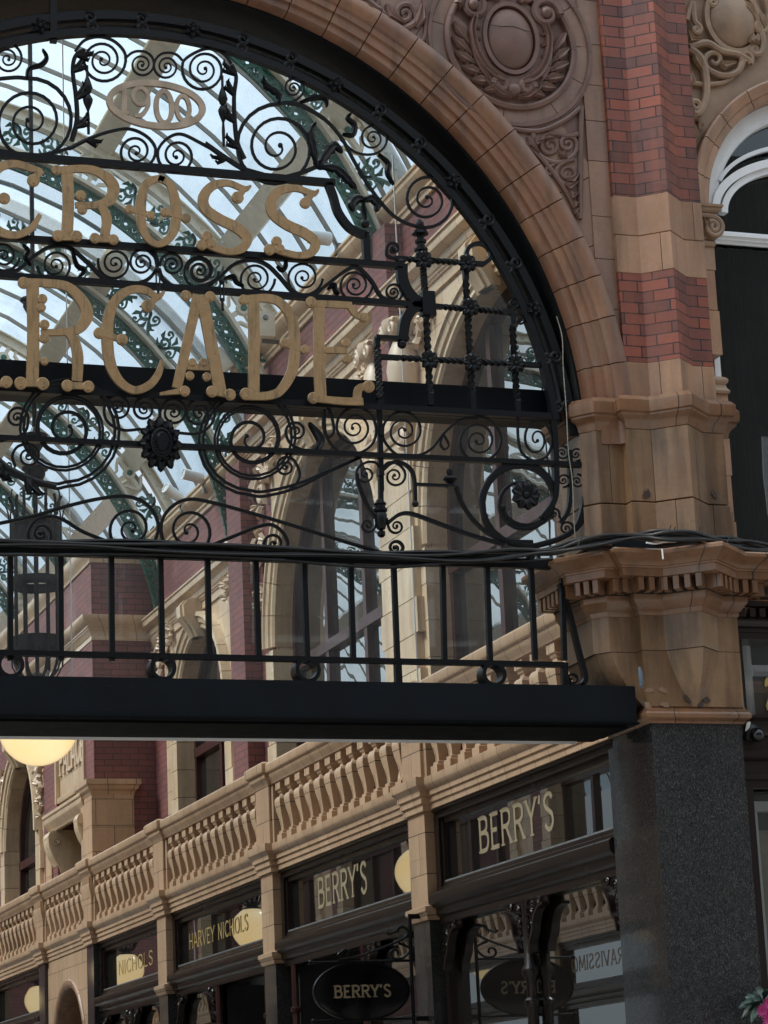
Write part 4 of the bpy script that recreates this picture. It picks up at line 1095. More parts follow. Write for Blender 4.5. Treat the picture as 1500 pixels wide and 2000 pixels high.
mb = MB(); mb.box(4.1, 8.5, .9, .95, .0, 5.1); mb.box(4.1,4.12,.26,.9,0,5.1); mb.box(4.1,8.5,.26,.9,4.0,4.43); mb.build('dark_room', M['dark'], shop)
mb = MB()
for x0, w in ((4.235,.075),(4.33,.085)):
    n = 14
    for k in range(1): mb.lathe([(w*.5,0),(w*.5,.56)], (x0+w*.5, .36, 4.44), 16)
mb.build('curtain', M['white'], shop, 50)
mb = MB()
mb.sweep([(4.44,.40),(8.4,.40)], [(0,4.79),(.02,4.79),(.02,4.81),(.035,4.815),(.035,4.835),(.02,4.84),(.02,4.87),(0,4.875)]); mb.box(4.185,4.30,.28,.40,.7,3.86); mb.box(4.185,8.4,.28,.36,3.80,3.87); mb.box(4.30,4.34,.30,.36,.7,3.80)
mb.build('white_joinery', M['white'], shop, 30)
mb = MB(); NUM = PlaneMap(lambda u, v: Vector((4.435+u, .225, 4.52+v)), NF)
ribbon_piece(mb, [(.01,.165),(.03,.21),(.075,.222),(.115,.20),(.12,.155),(.09,.11),(.04,.06),(.012,.012)], [.02,.035,.04,.045,.042,.04,.045,.03], 0, NUM, .012)
ribbon_piece(mb, [(.005,.015),(.13,.015)], .042, .002, NUM, .012)
mb.build('numeral', M['letter_gold'], shop, 30)
mb = MB(); mb.box(4.30,8.4,.55,.60,.7,3.7); mb.build('blind', plain_mat('tan_blind', (.36,.30,.22), .8), shop)

# --- domed security camera and cables
cam = thing('security_camera', 'black domed security camera under the necking of the granite pier', 'security camera')
c = FP(1472, 1428, .0)
mb = MB(); mb.lathe([(.058,-.02),(.072,0),(.075,.04),(.062,.07),(.03,.085)], c + Vector((-.015,.08,.02)), 18, (.25,-.55,-.45)); mb.build('housing', M['rubber'], cam, 40)
mb = MB(); cd = c + Vector((.02,-.01,-.03)); mb.ball(tuple(cd), (.052,.052,.052), 18, 12); mb.build('dome', plain_mat('smoked_dome', (.006,.006,.008), .08), cam, 60)
mb = MB(); mb.obox(c + Vector((-.045,-.005,.03)), Vector((.010,-.004,.004)), Vector((.004,.003,-.004)), Vector((.004,-.01,.028))); mb.build('label', M['plastic_white'], cam)
c2 = FP(1447, 1378, .0)
sen = MB(); sen.box(c2.x-.018, c2.x+.02, c2.y-.03, c2.y+.06, c2.z-.03, c2.z+.02); sen.box(c2.x-.013, c2.x+.012, c2.y-.02, c2.y+.05, c2.z+.02, c2.z+.026)
tag(sen.build('alarm_sensor', M['rubber'], None), 'small black sensor box on the sill below the gold numeral', 'sensor')
def cable(pts, r, y0=None, jit=.0):
    mb = MB(); mb.tube([Vector(p) for p in pts], r, 6); return mb
cab = thing('cable_bundle', 'bundle of black cables slung along the rail and over the pier cornice', 'cables')
for i in range(9):
    jz = RND.uniform(-.01,.04); jy = RND.uniform(-.05,.03); k = []
    for px, py, y in ((-60,1066,.05),(150,1068,.05),(330,1073,.05),(560,1083,.05),(760,1090,.05),(900,1092,.05),(1010,1086,.03),(1080,1080,-.10),(1135,1066,-.24),(1200,1057,-.33),(1260,1052,-.40),(1300,1050,-.50),(1360,1053,-.56),(1400,1060,-.48),(1440,1066,-.36),(1500,1076,-.15),(1560,1084,-.05)):
        k.append((px, py, y))
    s = smooth_path([(a, b) for a, b, c_ in k], 6); ys = smooth_path([(c_, 0) for a, b, c_ in k], 6)
    mb = MB(); mb.tube([FP(p[0], p[1], q[0]+jy) + Vector((0,0,jz+.014*sin(i*2.1+j*.35))) for j, (p, q) in enumerate(zip(s, ys))], .008 + .006*RND.random(), 6); mb.build('cable', M['rubber'], cab, 60)
mb = MB(); s = smooth_path([(-60,1084),(60,1083),(110,1084),(300,1083),(520,1092),(640,1102),(740,1108),(800,1106),(900,1098),(1010,1096),(1080,1092)], 8)
mb.tube([FP(p[0], p[1], .03) for p in s], .012, 6); mb.build('slack_cable', M['rubber'], cab, 60)
mb = MB()
for px, py in ((1128,1068),(1310,1050),(1302,1046),(1358,1050),(1420,1062)):
    a = FP(px, py, -.50); mb.tube([a, a + Vector((.03,-.02,.07))], .004, 5)
mb.build('cable_tie', M['rubber'], cab)
mb = MB(); mb.tube([FP(*p, -.46) for p in smooth_path([(1262,1060),(1280,1062),(1300,1058),(1320,1058)], 4)], .006, 5); mb.build('white_wire', M['plastic_white'], cab); mb = MB(); mb.tube([FP(*p, -.62) for p in ((1293,1072),(1295,1092))], .006, 5); mb.build('white_wire', M['plastic_white'], cab)
mb = MB(); mb.tube([FP(*p, .05) for p in smooth_path([(1087,618),(1098,660),(1100,720),(1106,800),(1110,880),(1118,940),(1120,1000),(1124,1060)], 6)], .0036, 5)
tag(mb.build('fairy_light_wire', plain_mat('pale_wire', (.42,.38,.30), .5, var=.7, vs=60), None, 60), 'pale beaded wire hanging down the right edge of the ironwork', 'wire')
mb = MB(); a = FP(1248, 1330, -.095); mb.tube([a + Vector((0,-.02,.09)), a + Vector((.0,-.035,.03)), a + Vector((.004,-.03,-.02)), a + Vector((.0,-.02,-.05))], [.012,.018,.016,.010], 8); mb.tube([a+Vector((.004,-.03,-.02)), a+Vector((-.02,-.05,-.045))], .006, 6)
tag(mb.build('wall_hook', plain_mat('blue_grey_hook', (.10,.14,.18), .5), None, 50), 'small blue grey hook fixed at the corner of the tapering corbel', 'hook')
# strip on the cornice
mb = MB(); mb.box(3.10, 3.42, -.26, -.25, 5.535, 5.60); tag(mb.build('perforated_tray', M['steel'], None), 'dark cable tray plate lying on the pier cornice', 'cable tray')

# --- potted flower at the right edge
pl = thing('flowering_plant', 'leafy plant with magenta flowers at the bottom right edge', 'plant')
c = FP(1490, 1957, -.25)
lm = plain_mat('dark_leaf', (.030,.060,.045), .35, var=.4, vs=20); pm = plain_mat('magenta_petal', (.42,.025,.17), .5)
for k in range(30):
    a = RND.uniform(0, 2*pi); e = RND.uniform(-.5, .9); L = RND.uniform(.11, .18)
    d = Vector((cos(a)*cos(e), sin(a)*cos(e)*.8, sin(e))); b = c + d*.03
    mb = MB(); up = (Vector((0,0,1)) - d*d.z); up = up.normalized() if up.length > .05 else Vector((1,0,0))
    up = (up + Vector((0,-.8,0)) ).normalized(); droop = Vector((0,0,-.05))
    mb.leaf([b, b + d*L*.35, b + d*L*.7 + droop*.4, b + d*L + droop], [.01,.055,.05,.004], .006, up); mb.build('leaf', lm, pl, 50)
for q, (dx, dz) in enumerate(((-.005,.0),(.045,.045),(.03,-.06))):
    mb = MB(); f = FP(1489, 1975, -.46) + Vector((dx, 0, dz))
    for k in range(14):
        a = 2*pi*k/14; d = Vector((cos(a), -.35, sin(a))).normalized(); mb.leaf([f, f + d*.025, f + d*.05], [.008,.018,.004], .005, NF)
    mb.build('flower', pm, pl, 50)
mb = MB(); mb.tube([c + Vector((0,0,-.02)), c + Vector((.02,.05,-.9)), c + Vector((.02,.05,-c.z+.45))], .012, 6); mb.build('stem', lm, pl)
mb = MB(); mb.lathe([(.13,0),(.17,.42),(.185,.43),(.185,.46),(.16,.46)], (c.x+.02, c.y+.05, 0), 20); mb.build('pot', plain_mat('clay_pot', (.25,.12,.07), .7), pl, 40)
# ================================================================== stroke lettering for shop signs
G = {
 'A': (.62, [[(.02,0),(.30,1)],[(.30,1),(.60,0)],[(.13,.34),(.50,.34)]]),
 'B': (.60, [[(.08,0),(.08,1)],[(.08,.97),(.32,.97),(.47,.88),(.47,.66),(.32,.55),(.08,.55)],[(.30,.55),(.50,.46),(.54,.24),(.42,.05),(.08,.03)]]),
 'C': (.62, [[(.56,.84),(.42,.97),(.24,.93),(.08,.70),(.06,.40),(.20,.09),(.38,.02),(.56,.16)]]),
 'E': (.52, [[(.08,0),(.08,1)],[(.08,.97),(.46,.97)],[(.08,.52),(.38,.52)],[(.08,.03),(.48,.03)]]),
 'H': (.64, [[(.08,0),(.08,1)],[(.54,0),(.54,1)],[(.08,.52),(.54,.52)]]),
 'I': (.18, [[(.08,0),(.08,1)]]),
 'K': (.58, [[(.08,0),(.08,1)],[(.08,.45),(.50,1)],[(.2,.6),(.52,0)]]),
 'L': (.50, [[(.08,0),(.08,1)],[(.08,.03),(.46,.03)]]),
 'M': (.80, [[(.06,0),(.12,1)],[(.12,1),(.40,.2)],[(.40,.2),(.66,1)],[(.66,1),(.74,0)]]),
 'N': (.66, [[(.08,0),(.08,1)],[(.08,1),(.56,0)],[(.56,0),(.56,1)]]),
 'O': (.70, [[(.35,.98),(.14,.86),(.06,.50),(.14,.14),(.35,.02),(.56,.14),(.64,.50),(.56,.86),(.35,.98)]]),
 'P': (.56, [[(.08,0),(.08,1)],[(.08,.97),(.34,.97),(.50,.86),(.50,.62),(.34,.48),(.08,.48)]]),
 'R': (.62, [[(.08,0),(.08,1)],[(.08,.97),(.34,.97),(.50,.86),(.50,.64),(.34,.52),(.08,.52)],[(.28,.52),(.56,.0)]]),
 'S': (.54, [[(.47,.83),(.38,.96),(.22,.97),(.09,.84),(.11,.66),(.27,.53),(.43,.40),(.47,.20),(.36,.04),(.20,.03),(.06,.18)]]),
 'V': (.62, [[(.02,1),(.30,0)],[(.30,0),(.60,1)]]),
 'Y': (.58, [[(.0,1),(.28,.48)],[(.56,1),(.28,.48)],[(.28,.48),(.28,0)]]),
 "'": (.16, [[(.09,1.02),(.05,.78)]]), ' ': (.34, []),
}
def write(txt, mapf, height, length, stroke, mat, parent, serif=True, depth=.006, name='lettering'):
    tot = sum(G[c][0] + .10 for c in txt) - .10; sx = length/tot/height
    mb = MB(); u = 0.0; k = 0.0
    for c in txt:
        w, st = G[c]
        for s in st:
            pts = [((u + x*1.0)*height*sx, y*height) for x, y in s]
            ribbon_piece(mb, pts, stroke, k, mapf, depth, 6); k += .00005
            if serif:
                for e, o in ((s[0], s[1]), (s[-1], s[-2])):
                    if abs(e[1]-o[1]) > .45 and (e[1] < .06 or e[1] > .94):
                        ex, ez = (u + e[0])*height*sx, (e[1]*.97+.015)*height
                        ribbon_piece(mb, [(ex-stroke*1.05, ez), (ex+stroke*1.05, ez)], stroke*.45, k, mapf, depth); k += .00005
        u += w + .10
    return mb.build(name, mat, parent)

# ================================================================== arcade side walls
def wp(sx, ya, yb, x): return [(x, yb), (x, ya)] if sx > 0 else [(-x, ya), (-x, yb)]
def wp3(sx, ya, yb, x, xb):
    p = [(xb, yb), (x, yb), (x, ya), (xb, ya)]
    return p if sx > 0 else [(-a, b) for a, b in reversed(p)]
BAL = [(0,.078),(.075,.078),(.082,.058),(.105,.058),(.112,.040),(.155,.041),(.235,.058),(.315,.080),(.385,.092),(.425,.090),(.45,.074),(.462,.046),(.485,.044),(.495,.058),(.515,.064),(.525,.080),(.605,.080)]
_bal = {}
def baluster_mesh(mat):
    if mat.name not in _bal:
        mb = MB(); rings = []
        for z, h in BAL: rings.append([(-h*.9, -h, z), (h*.9, -h, z), (h*.9, h, z), (-h*.9, h, z)])
        mb.loft(rings, closed=True)
        o = mb.build('baluster', mat, None, 28); _bal[mat.name] = o.data; bpy.data.objects.remove(o)
    return _bal[mat.name]
XB = 3.47
PLINTH = [(-.12,4.385),(.045,4.385),(.045,4.435),(.060,4.440),(.060,4.490),(.076,4.495),(.076,4.535),(.090,4.545),(.112,4.575),(.118,4.59),(.118,4.645),(-.14,4.657)]
COPING = [(-.14,5.26),(.085,5.26),(.095,5.285),(.118,5.315),(.128,5.345),(.130,5.36),(.150,5.37),(.158,5.385),(.158,5.445),(.140,5.465),(-.15,5.480)]
def balustrade(sx, ya, yb, label, mm, mb_mat, ped=None, rich=False, group='balustrades over the shopfronts'):
    t = thing('balustrade', label, 'balustrade', group)
    y1 = yb - (.235 if ped else 0)
    mb = MB(); mb.sweep(wp(sx, ya, y1, XB), PLINTH); mb.build('plinth', mm, t, 30)
    mb = MB(); mb.sweep(wp(sx, ya, y1, XB), COPING); mb.build('coping', mm, t, 30)
    L = y1 - ya; n = max(3, int(round((L-.10)/.322))); me = baluster_mesh(mb_mat)
    for k in range(n):
        o = bpy.data.objects.new('baluster', me); COL.objects.link(o); o.parent = t
        o.location = (sx*XB, ya + .06 + (L-.12)*(k+.5)/n + RND.uniform(-.006,.006), 4.655)
    # half balusters against the pedestals
    for yy in (ya+.03, y1-.03):
        mb = MB(); mb.box(sx*(XB-.075), sx*(XB+.075), yy-.03, yy+.03, 4.656, 5.262); mb.build('respond', mb_mat, t)
    if ped:
        c = ped; a, b = c-.235, c+.235
        mb = MB(); mb.sweep(wp3(sx, a, b, 3.365, 3.62), [(-.03,4.655),(0,4.655),(0,5.0),(-.002,5.002),(0,5.004),(0,5.26)]); mb.build('pedestal', mb_mat, t)
        mb = MB()
        P = wp3(sx, a, b, 3.365, 3.62)
        mb.sweep(P, [(-.06,5.25),(.004,5.25),(.012,5.275),(.030,5.305),(.050,5.325),(.055,5.345),(.055,5.37),(.082,5.38),(.090,5.395),(.090,5.465),(.07,5.485),(-.25,5.495)])
        mb.build('cap', mm, t, 30); mb = MB()
        mb.sweep(wp3(sx, a-.02, b+.02, 3.360, 3.62), [(-.06,4.375),(.0,4.375),(.0,4.43),(.018,4.437),(.018,4.49),(.036,4.497),(.036,4.54),(.055,4.56),(.075,4.58),(.080,4.60),(.080,4.652),(-.25,4.668)])
        mb.build('pedestal_foot', mm, t, 30)
        if rich:
            mb = MB()
            for k in range(7):
                yy = a + .035 + k*.0667; mb.box(sx*3.335, sx*3.37, yy-.02, yy+.02, 5.17, 5.245)
            for k in range(3): mb.box(sx*(3.40+k*.07), sx*(3.435+k*.07), a-.028, a, 5.17, 5.245)
            mb.build('dentils', mm, t, 30); mb = MB()
            mb.sweep(P, [(-.03,4.98),(.004,4.98),(.012,5.02),(.03,5.08),(.036,5.12),(.036,5.16),(-.03,5.165)]); mb.build('bell_moulding', mm, t, 30)
        mb = MB()
        if not rich:
            mb.sweep(wp3(sx, c-.21, c+.21, 3.385, 3.62), [(-.03,3.56),(0,3.56),(0,3.98),(-.003,3.983),(0,3.986),(0,4.375)])
            mb.sweep(wp3(sx, c-.21, c+.21, 3.385, 3.62), [(-.06,3.46),(.012,3.46),(.02,3.48),(.03,3.51),(.045,3.53),(.045,3.57),(.0,3.585)])
            mb.build('pilaster', mb_mat, t)
        zt = 3.46 if not rich else 4.375
        g = MB(); g.box(sx*3.392, sx*3.66, c-.20, c+.20, 0, zt); g.build('granite_pilaster', M['granite'], t)
    return t

def shopfront(sx, ya, yb, label, door=None, col=True, sign=None, group='shopfronts under the balustrades', interior=(.055,.050,.038), back=True):
    t = thing('shopfront', label, 'shopfront', group)
    x = lambda a: sx*a
    mb = MB()   # transom frame
    mb.sweep(wp(sx, ya, yb, 3.50), [(-.05,4.30),(.035,4.30),(.040,4.315),(.025,4.33),(.025,4.35),(.055,4.36),(.055,4.384),(-.05,4.384)])
    for a, b in ((ya, ya+.10), (yb-.10, yb)): mb.box(x(3.465), x(3.58), a, b, 3.72, 4.30)
    for a, b in ((ya+.10, ya+.14), (yb-.14, yb-.10)): mb.box(x(3.49), x(3.58), a, b, 3.76, 4.30)
    mb.box(x(3.50), x(3.58), ya+.14, yb-.14, 4.255, 4.30)
    mb.build('transom_frame', M['wood'], t, 30)
    mb = MB(); mb.sweep(wp(sx, ya, yb, 3.50), [(-.05,3.42),(.02,3.42),(.025,3.44),(.025,3.475),(.045,3.485),(.06,3.505),(.065,3.53),(.065,3.545),(.095,3.56),(.115,3.585),(.12,3.60),(.12,3.66),(.10,3.675),(.04,3.69),(.04,3.715),(.02,3.725),(.02,3.755),(-.05,3.76)])
    mb.build('transom_cornice', M['wood'], t, 30)
    mb = MB(); mb.box(x(3.485), x(3.53), ya+.14, yb-.14, 3.757, 3.772); mb.build('bright_sill', M['lead'], t)
    mb = MB(); mb.box(x(3.545), x(3.55), ya+.1, yb-.1, 3.74, 4.29); mb.build('transom_pane', M['shop_glass'], t)
    # main window
    d0, d1 = door if door else (yb, yb)
    segs = [s for s in ((ya, d0), (d1, yb)) if s[1]-s[0] > .25]
    mbp = MB(); mbf = MB()
    for a, b in segs:
        mbp.box(x(3.56), x(3.565), a+.06, b-.06, .62, 3.43)
        mbf.box(x(3.50), x(3.60), a, a+.08, 0, 3.42); mbf.box(x(3.50), x(3.60), b-.08, b, 0, 3.42)
        mbf.box(x(3.50), x(3.62), a+.08, b-.08, 0, .60)
    mbf.build('window_frame', M['wood'], t); mbp.build('window_pane', M['shop_glass'], t)
    if door:
        mb = MB(); mb.box(x(4.6), x(4.64), d0, d1, 0, 3.4); mb.box(x(3.56), x(4.6), d0-.03, d0, 0, 3.42); mb.box(x(3.56), x(4.6), d1, d1+.03, 0, 3.42); mb.build('door_recess', M['dark'], t)
        for yy in (d0+.03, d1-.03):
            mb = MB(); mb.tube([Vector((x(3.50), yy, 0)), Vector((x(3.50), yy, 3.42))], .035, 8)
            mb.lathe([(.035,2.95),(.05,2.96),(.05,3.0),(.035,3.01)], (x(3.50), yy, 0), 8); mb.build('door_post', M['wood_red'], t, 40)
    # cast brackets in the corners and the middle column
    def bracket(yc, sg):
        mb = MB(); X0 = 3.48; q = .44
        Z = lambda z: 3.42 - (3.42-z)*q
        prof2 = [(0,3.42),(.34*sg,3.42),(.34*sg,3.30),(.27*sg,3.27),(.20*sg,3.18),(.15*sg,3.02),(.125*sg,2.84),(.07*sg,2.70),(.05*sg,2.52),(0,2.48)]
        prof2 = [(p[0]*1.12, Z(p[1])) for p in prof2]
        P = smooth_path(prof2[2:9], 4)
        mb.flat([Vector((x(X0), yc+p[0], p[1])) for p in P], .022, .07, (sx*-1,0,0))
        mb.prism([Vector((x(X0+.012), yc+p[0], p[1])) for p in prof2], (sx*.02,0,0))
        for (cy, cz, r, tn) in ((.11,3.26,.055,1.8),(.09,3.04,.04,1.6),(.07,2.86,.03,1.5),(.25,3.36,.035,1.4)):
            pts = spiral([(cy+r, Z(cz))], (cy, Z(cz)), tn, 1, .15, 16)
            mb.tube([Vector((x(X0), yc+sg*p[0], p[1])) for p in pts], .010, 5)
        for k in range(6):
            zz = Z(2.60+.12*k); mb.leaf([Vector((x(X0), yc+sg*.02, zz)), Vector((x(X0-.02), yc+sg*.04, zz+.03)), Vector((x(X0), yc+sg*.065, zz+.045))], [.012,.03,.006], .015, (-sx,0,0))
        mb.build('corner_bracket', M['wood'], t, 45)
    if col:
        for a, b in segs:
            bracket(a+.06, 1); bracket(b-.06, -1)
            if b-a > 2.4:
                m = (a+b)/2; bracket(m+.05, 1); bracket(m-.05, -1)
                mb = MB(); mb.lathe([(.045,0),(.045,2.6),(.06,2.62),(.06,2.66),(.042,2.68),(.042,2.82),(.07,2.86),(.07,2.90),(.045,2.93),(.045,3.42)], (x(3.50), m, 0), 12); mb.build('column', M['wood'], t, 40)
    if sign:
        txt, y_left, ln, z0, h, st, mat = sign
        mp = PlaneMap(lambda u, v: Vector((x(3.5435), y_left - sx*u, z0+v)), (-sx,0,0))
        write(txt, mp, h, ln, st, mat, t, True, .0025)
    return t
M['tc_in'] = block_mat('arcade_terracotta', (.47,.315,.205), (.40,.255,.16), (.040,.028,.018), .50, .35, .004, .38, .26, .5, .18, coat=.1)
M['tc_in_mould'] = block_mat('arcade_moulding', (.47,.315,.205), (.40,.255,.16), (.035,.024,.016), .30, 40., .004, .36, .26, .5, .14, offset=0, coat=.1)
PED = [4.75, 9.30, 13.70, 17.55, 20.70, 25.0, 29.5]
balustrade(1, .74, 4.75, 'buff balustrade over the right hand BERRY\'S window, its top cut off by the dark beam', M['tc_in_mould'], M['tc_in'], PED[0])
balustrade(1, 4.985, 9.30, 'buff balustrade over the left hand BERRY\'S window with the oval sign below', M['tc_in_mould'], M['tc_in'], PED[1])
balustrade(1, 9.535, 13.70, 'buff balustrade over the window lettered HARVEY NICHOLS in full', M['tc_in_mould'], M['tc_in'], PED[2])
balustrade(1, 13.935, 17.55, 'buff balustrade in front of the foot of the brick tower, ending at a dentilled pedestal', M['tc_in_mould'], M['tc_in'], PED[3], True)
balustrade(1, 17.785, 20.70, 'short buff balustrade over the round arched stone doorway', M['tc_in_mould'], M['tc_in'], PED[4], True)
balustrade(1, 20.935, 25.0, 'farthest buff balustrade at the left edge under the carved arched window', M['tc_in_mould'], M['tc_in'], PED[5])
def ylab(px, py, x=3.5435): return WP(px, py, x)
a = ylab(937, 1664); b = ylab(1084, 1620)
shopfront(1, .74, 4.52, "dark shopfront with BERRY'S in the wide transom beside the granite pier", None, True, ("BERRY'S", a.y, a.y-b.y, (a.z+b.z)/2, .285, .036, M['letter_cream']))
a = ylab(622, 1774); b = ylab(718, 1742)
shopfront(1, 4.97, 9.08, "dark shopfront with BERRY'S in the transom and a deep recess behind the oval sign", (6.6,8.85), True, ("BERRY'S", a.y, a.y-b.y, (a.z+b.z)/2, .285, .036, M['letter_cream']))
a = ylab(370, 1853); b = ylab(485, 1817)
shopfront(1, 9.52, 13.48, 'dark shopfront with HARVEY NICHOLS in gold and a black doorway below', (9.75,11.7), True, ('HARVEY NICHOLS', a.y, a.y-b.y, (a.z+b.z)/2, .17, .018, M['letter_gold']))
a = ylab(232, 1906); b = ylab(299, 1882)
shopfront(1, 13.92, 17.34, 'dark shopfront with NICHOLS in gold next to the arched stone doorway', None, True, ('NICHOLS', a.y, a.y-b.y, (a.z+b.z)/2, .17, .018, M['letter_gold']))
shopfront(1, 20.92, 24.8, 'dark shopfront at the far left with a lantern mirrored in its glass', None, False)

# --- stone arched doorway between the fourth and fifth pedestals
side = thing('arcade_side_building', 'red brick and cream terracotta side of the arcade with arched upper windows and tower', 'building')
def hole_x(mb, sx, y0, y1, z0, z1, c, r, x, th, n=40):
    for k in range(n):
        q = []
        for kk in (k, k+1):
            a = pi*kk/n; q.append((c[0]+r*cos(a), c[1]+r*sin(a)))
        o = []
        for kk in (k, k+1):
            a = pi*kk/n; dx, dz = cos(a), sin(a); t = 1e9
            if dx > 1e-6: t = min(t, (y1-c[0])/dx)
            if dx < -1e-6: t = min(t, (y0-c[0])/dx)
            if dz > 1e-6: t = min(t, (z1-c[1])/dz)
            o.append((c[0]+dx*t, c[1]+dz*t))
        mb.prism([Vector((sx*x, p[0], p[1])) for p in (q[0], o[0], o[1], q[1])], (sx*th,0,0))
    # corners
    a1 = atan2(z1-c[1], y1-c[0]); a0 = atan2(z1-c[1], y0-c[0])
    for yy, aa in ((y1, a1), (y0, a0)):
        k = int(aa/pi*n); pts = []
        for kk in (k, k+1):
            a = pi*kk/n; dx, dz = cos(a), sin(a); t = 1e9
            if dx > 1e-6: t = min(t, (y1-c[0])/dx)
            if dx < -1e-6: t = min(t, (y0-c[0])/dx)
            if dz > 1e-6: t = min(t, (z1-c[1])/dz)
            pts.append((c[0]+dx*t, c[1]+dz*t))
        mb.prism([Vector((sx*(x+.0005), p[0], p[1])) for p in (pts[0], (yy, z1), pts[1])], (sx*th,0,0))
def arc_blocks_x(mb, sx, c, poly, a0, a1, n, gap=.004, sub=3):
    m2 = MB(); arc_blocks(m2, c, poly, a0, a1, n, gap, sub)
    mb.add([(sx*v[1], v[0], v[2]) for v in m2.v], m2.f)
mb = MB(); DC = (19.12, 2.95)
hole_x(mb, 1, 17.74, 20.52, 2.95, 4.385, DC, .98, 3.44, .35); mb.box(3.44, 3.8, 17.74, 18.14, 0, 2.95); mb.box(3.44, 3.8, 20.10, 20.52, 0, 2.95); mb.build('doorway_wall', M['tc_in'], side)
mb = MB(); arc_blocks_x(mb, 1, DC, [(.97,3.80),(.97,3.46),(.985,3.43),(1.03,3.41),(1.08,3.41),(1.10,3.43),(1.10,3.46)], 0, 180, 7); mb.box(3.40,3.6,18.0,18.16,2.86,2.95); mb.box(3.40,3.6,20.08,20.24,2.86,2.95); mb.build('doorway_arch', M['vouss_buff'], side, 40)
mb = MB(); mb.box(3.9, 3.95, 17.8, 20.5, 0, 4.3); mb.build('doorway_dark', M['dark'], side)
# --- balcony floor and back of the shops
mb = MB(); mb.box(3.60, 4.40, .72, 26, 4.39, 4.60); mb.build('balcony_floor', M['lead'], side)
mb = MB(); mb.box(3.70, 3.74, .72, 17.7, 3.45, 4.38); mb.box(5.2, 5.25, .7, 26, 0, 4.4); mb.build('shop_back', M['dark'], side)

# --- upper wall
XU = 4.35
def upper_bay(sx, yc, half, r, zs, ztop, cream, parent, key=True, xu=XU):
    """arched window bay between yc-half and yc+half"""
    mb = MB(); hole_x(mb, sx, yc-half, yc+half, zs, ztop, (yc, zs), r, xu, .30)
    mb.box(sx*xu, sx*(xu+.30), yc-half, yc-r, 4.6, zs); mb.box(sx*xu, sx*(xu+.30), yc+r, yc+half, 4.6, zs)
    mb.build('window_wall', cream, parent)
    mb = MB(); arc_blocks_x(mb, sx, (yc, zs), [(r-.01,xu+.30),(r-.01,xu-.03),(r+.02,xu-.06),(r+.07,xu-.06),(r+.085,xu-.085),(r+.15,xu-.10),(r+.165,xu-.125),(r+.22,xu-.12),(r+.235,xu)], 0, 180, 17 if r > 1.5 else 11); mb.build('window_arch', M['vouss_cream'], parent, 40)
    # quoins of the jambs
    for s2 in (-1, 1):
        mb = MB(); z = 4.7; k = 0
        while z < zs-.05:
            h = min(.36, zs-z); e = .05 if k % 2 else 0
            yj = yc + s2*r; mb.box(sx*(xu-.055-.001*k), sx*(xu+.25), yj-s2*.015, yj+s2*(.28+e), z+.004, z+h-.004)
            z += h; k += 1
        mb.build('window_quoins', M['vouss_cream'], parent, 30)
    w = thing('window', 'tmp', 'window'); 
    del w['category']; del w['label']; w.parent = parent
    mb = MB(); mb.box(sx*(xu+.245), sx*(xu+.25), yc-r, yc+r, 4.7, zs+r*.99); mb.build('pane', M['upper_glass'], w)
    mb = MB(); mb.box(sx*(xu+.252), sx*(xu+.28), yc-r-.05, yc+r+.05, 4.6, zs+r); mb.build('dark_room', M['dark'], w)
    mb = MB()
    for q in ((-.34,.34) if r > 1.5 else (-.1,)): mb.box(sx*(xu+.18), sx*(xu+.26), yc+q*r-.05, yc+q*r+.05, 4.7, zs+sqrt(1-q*q)*r)
    mb.box(sx*(xu+.17), sx*(xu+.26), yc-r, yc+r, zs-.30, zs-.18)
    for s2 in (-1,1): mb.box(sx*(xu+.18), sx*(xu+.26), yc+s2*r-s2*.09, yc+s2*r, 4.7, zs)
    arc_blocks_x(mb, sx, (yc, zs), [(r-.10,xu+.26),(r-.10,xu+.18),(r,xu+.18),(r,xu+.26)], 0, 180, 1, 0, 40)
    mb.build('frame', M['wood_red'], w)
    if key:
        kb = MB()
        for q, o in ((0,0),):
            P = [(xu-.10, zs+r-.10),(xu-.16, zs+r+.02),(xu-.26, zs+r+.16),(xu-.27, zs+r+.30),(xu-.20, zs+r+.38),(xu, zs+r+.40),(xu, zs+r-.10)]
            for s2, w_ in ((0,.17),(.001,.09)):
                e = .03 if s2 else 0
                kb.prism([Vector((sx*(p[0]-e), yc-w_, p[1])) for p in P], (0,2*w_,0))
        kb.build('keystone', M['vouss_cream'], parent, 30)
    # carved leafage in the spandrels
    cb = MB()
    for s2 in (-1, 1):
        f = lambda u, v: Vector((sx*(xu-.03), yc + s2*u, zs + v))
        sc = half
        cs = []
        hh = ztop - zs
        for (a, b, rr, tn, cw) in ((half-.30, hh*.80, .20, 1.7, 1), (half-.62, hh*.90, .14, 1.5, -1), (half-.22, hh*.52, .15, 1.6, -1), (half-.16, hh*.28, .11, 1.4, 1), (half-.95, hh*.95-.02, .09, 1.3, 1)):
            if hypot(a, b) < r+.22+rr*.6: continue
            pts = spiral([(a+rr, b)], (a, b), tn, cw, .12, 18)
            cb.tube([f(*p) for p in pts], [.045*(1-.5*i/len(pts)) for i in range(len(pts))], 6)
            for k in range(6):
                an = k*1.05 + a; p0 = (a+rr*cos(an), b+rr*sin(an)); p1 = (a+rr*1.35*cos(an+.2), b+rr*1.35*sin(an+.2)); p2 = (a+rr*1.6*cos(an+.5), b+rr*1.6*sin(an+.5))
                cb.leaf([f(*p0), f(*p1)+Vector((-sx*.04,0,0)), f(*p2)], [.05,.11,.02], .05, (-sx,0,0))
    cb.build('carved_leafage', M['carve_cream'], parent, 50)
M['vouss_cream'] = island_mat('cream_blocks', [(0,(.50,.365,.24)),(.4,(.60,.46,.31)),(.7,(.54,.40,.265)),(1,(.63,.49,.34))], grime=.2, rough=.36, film=(.46,.38,.30), rust=(.45,.27,.14))
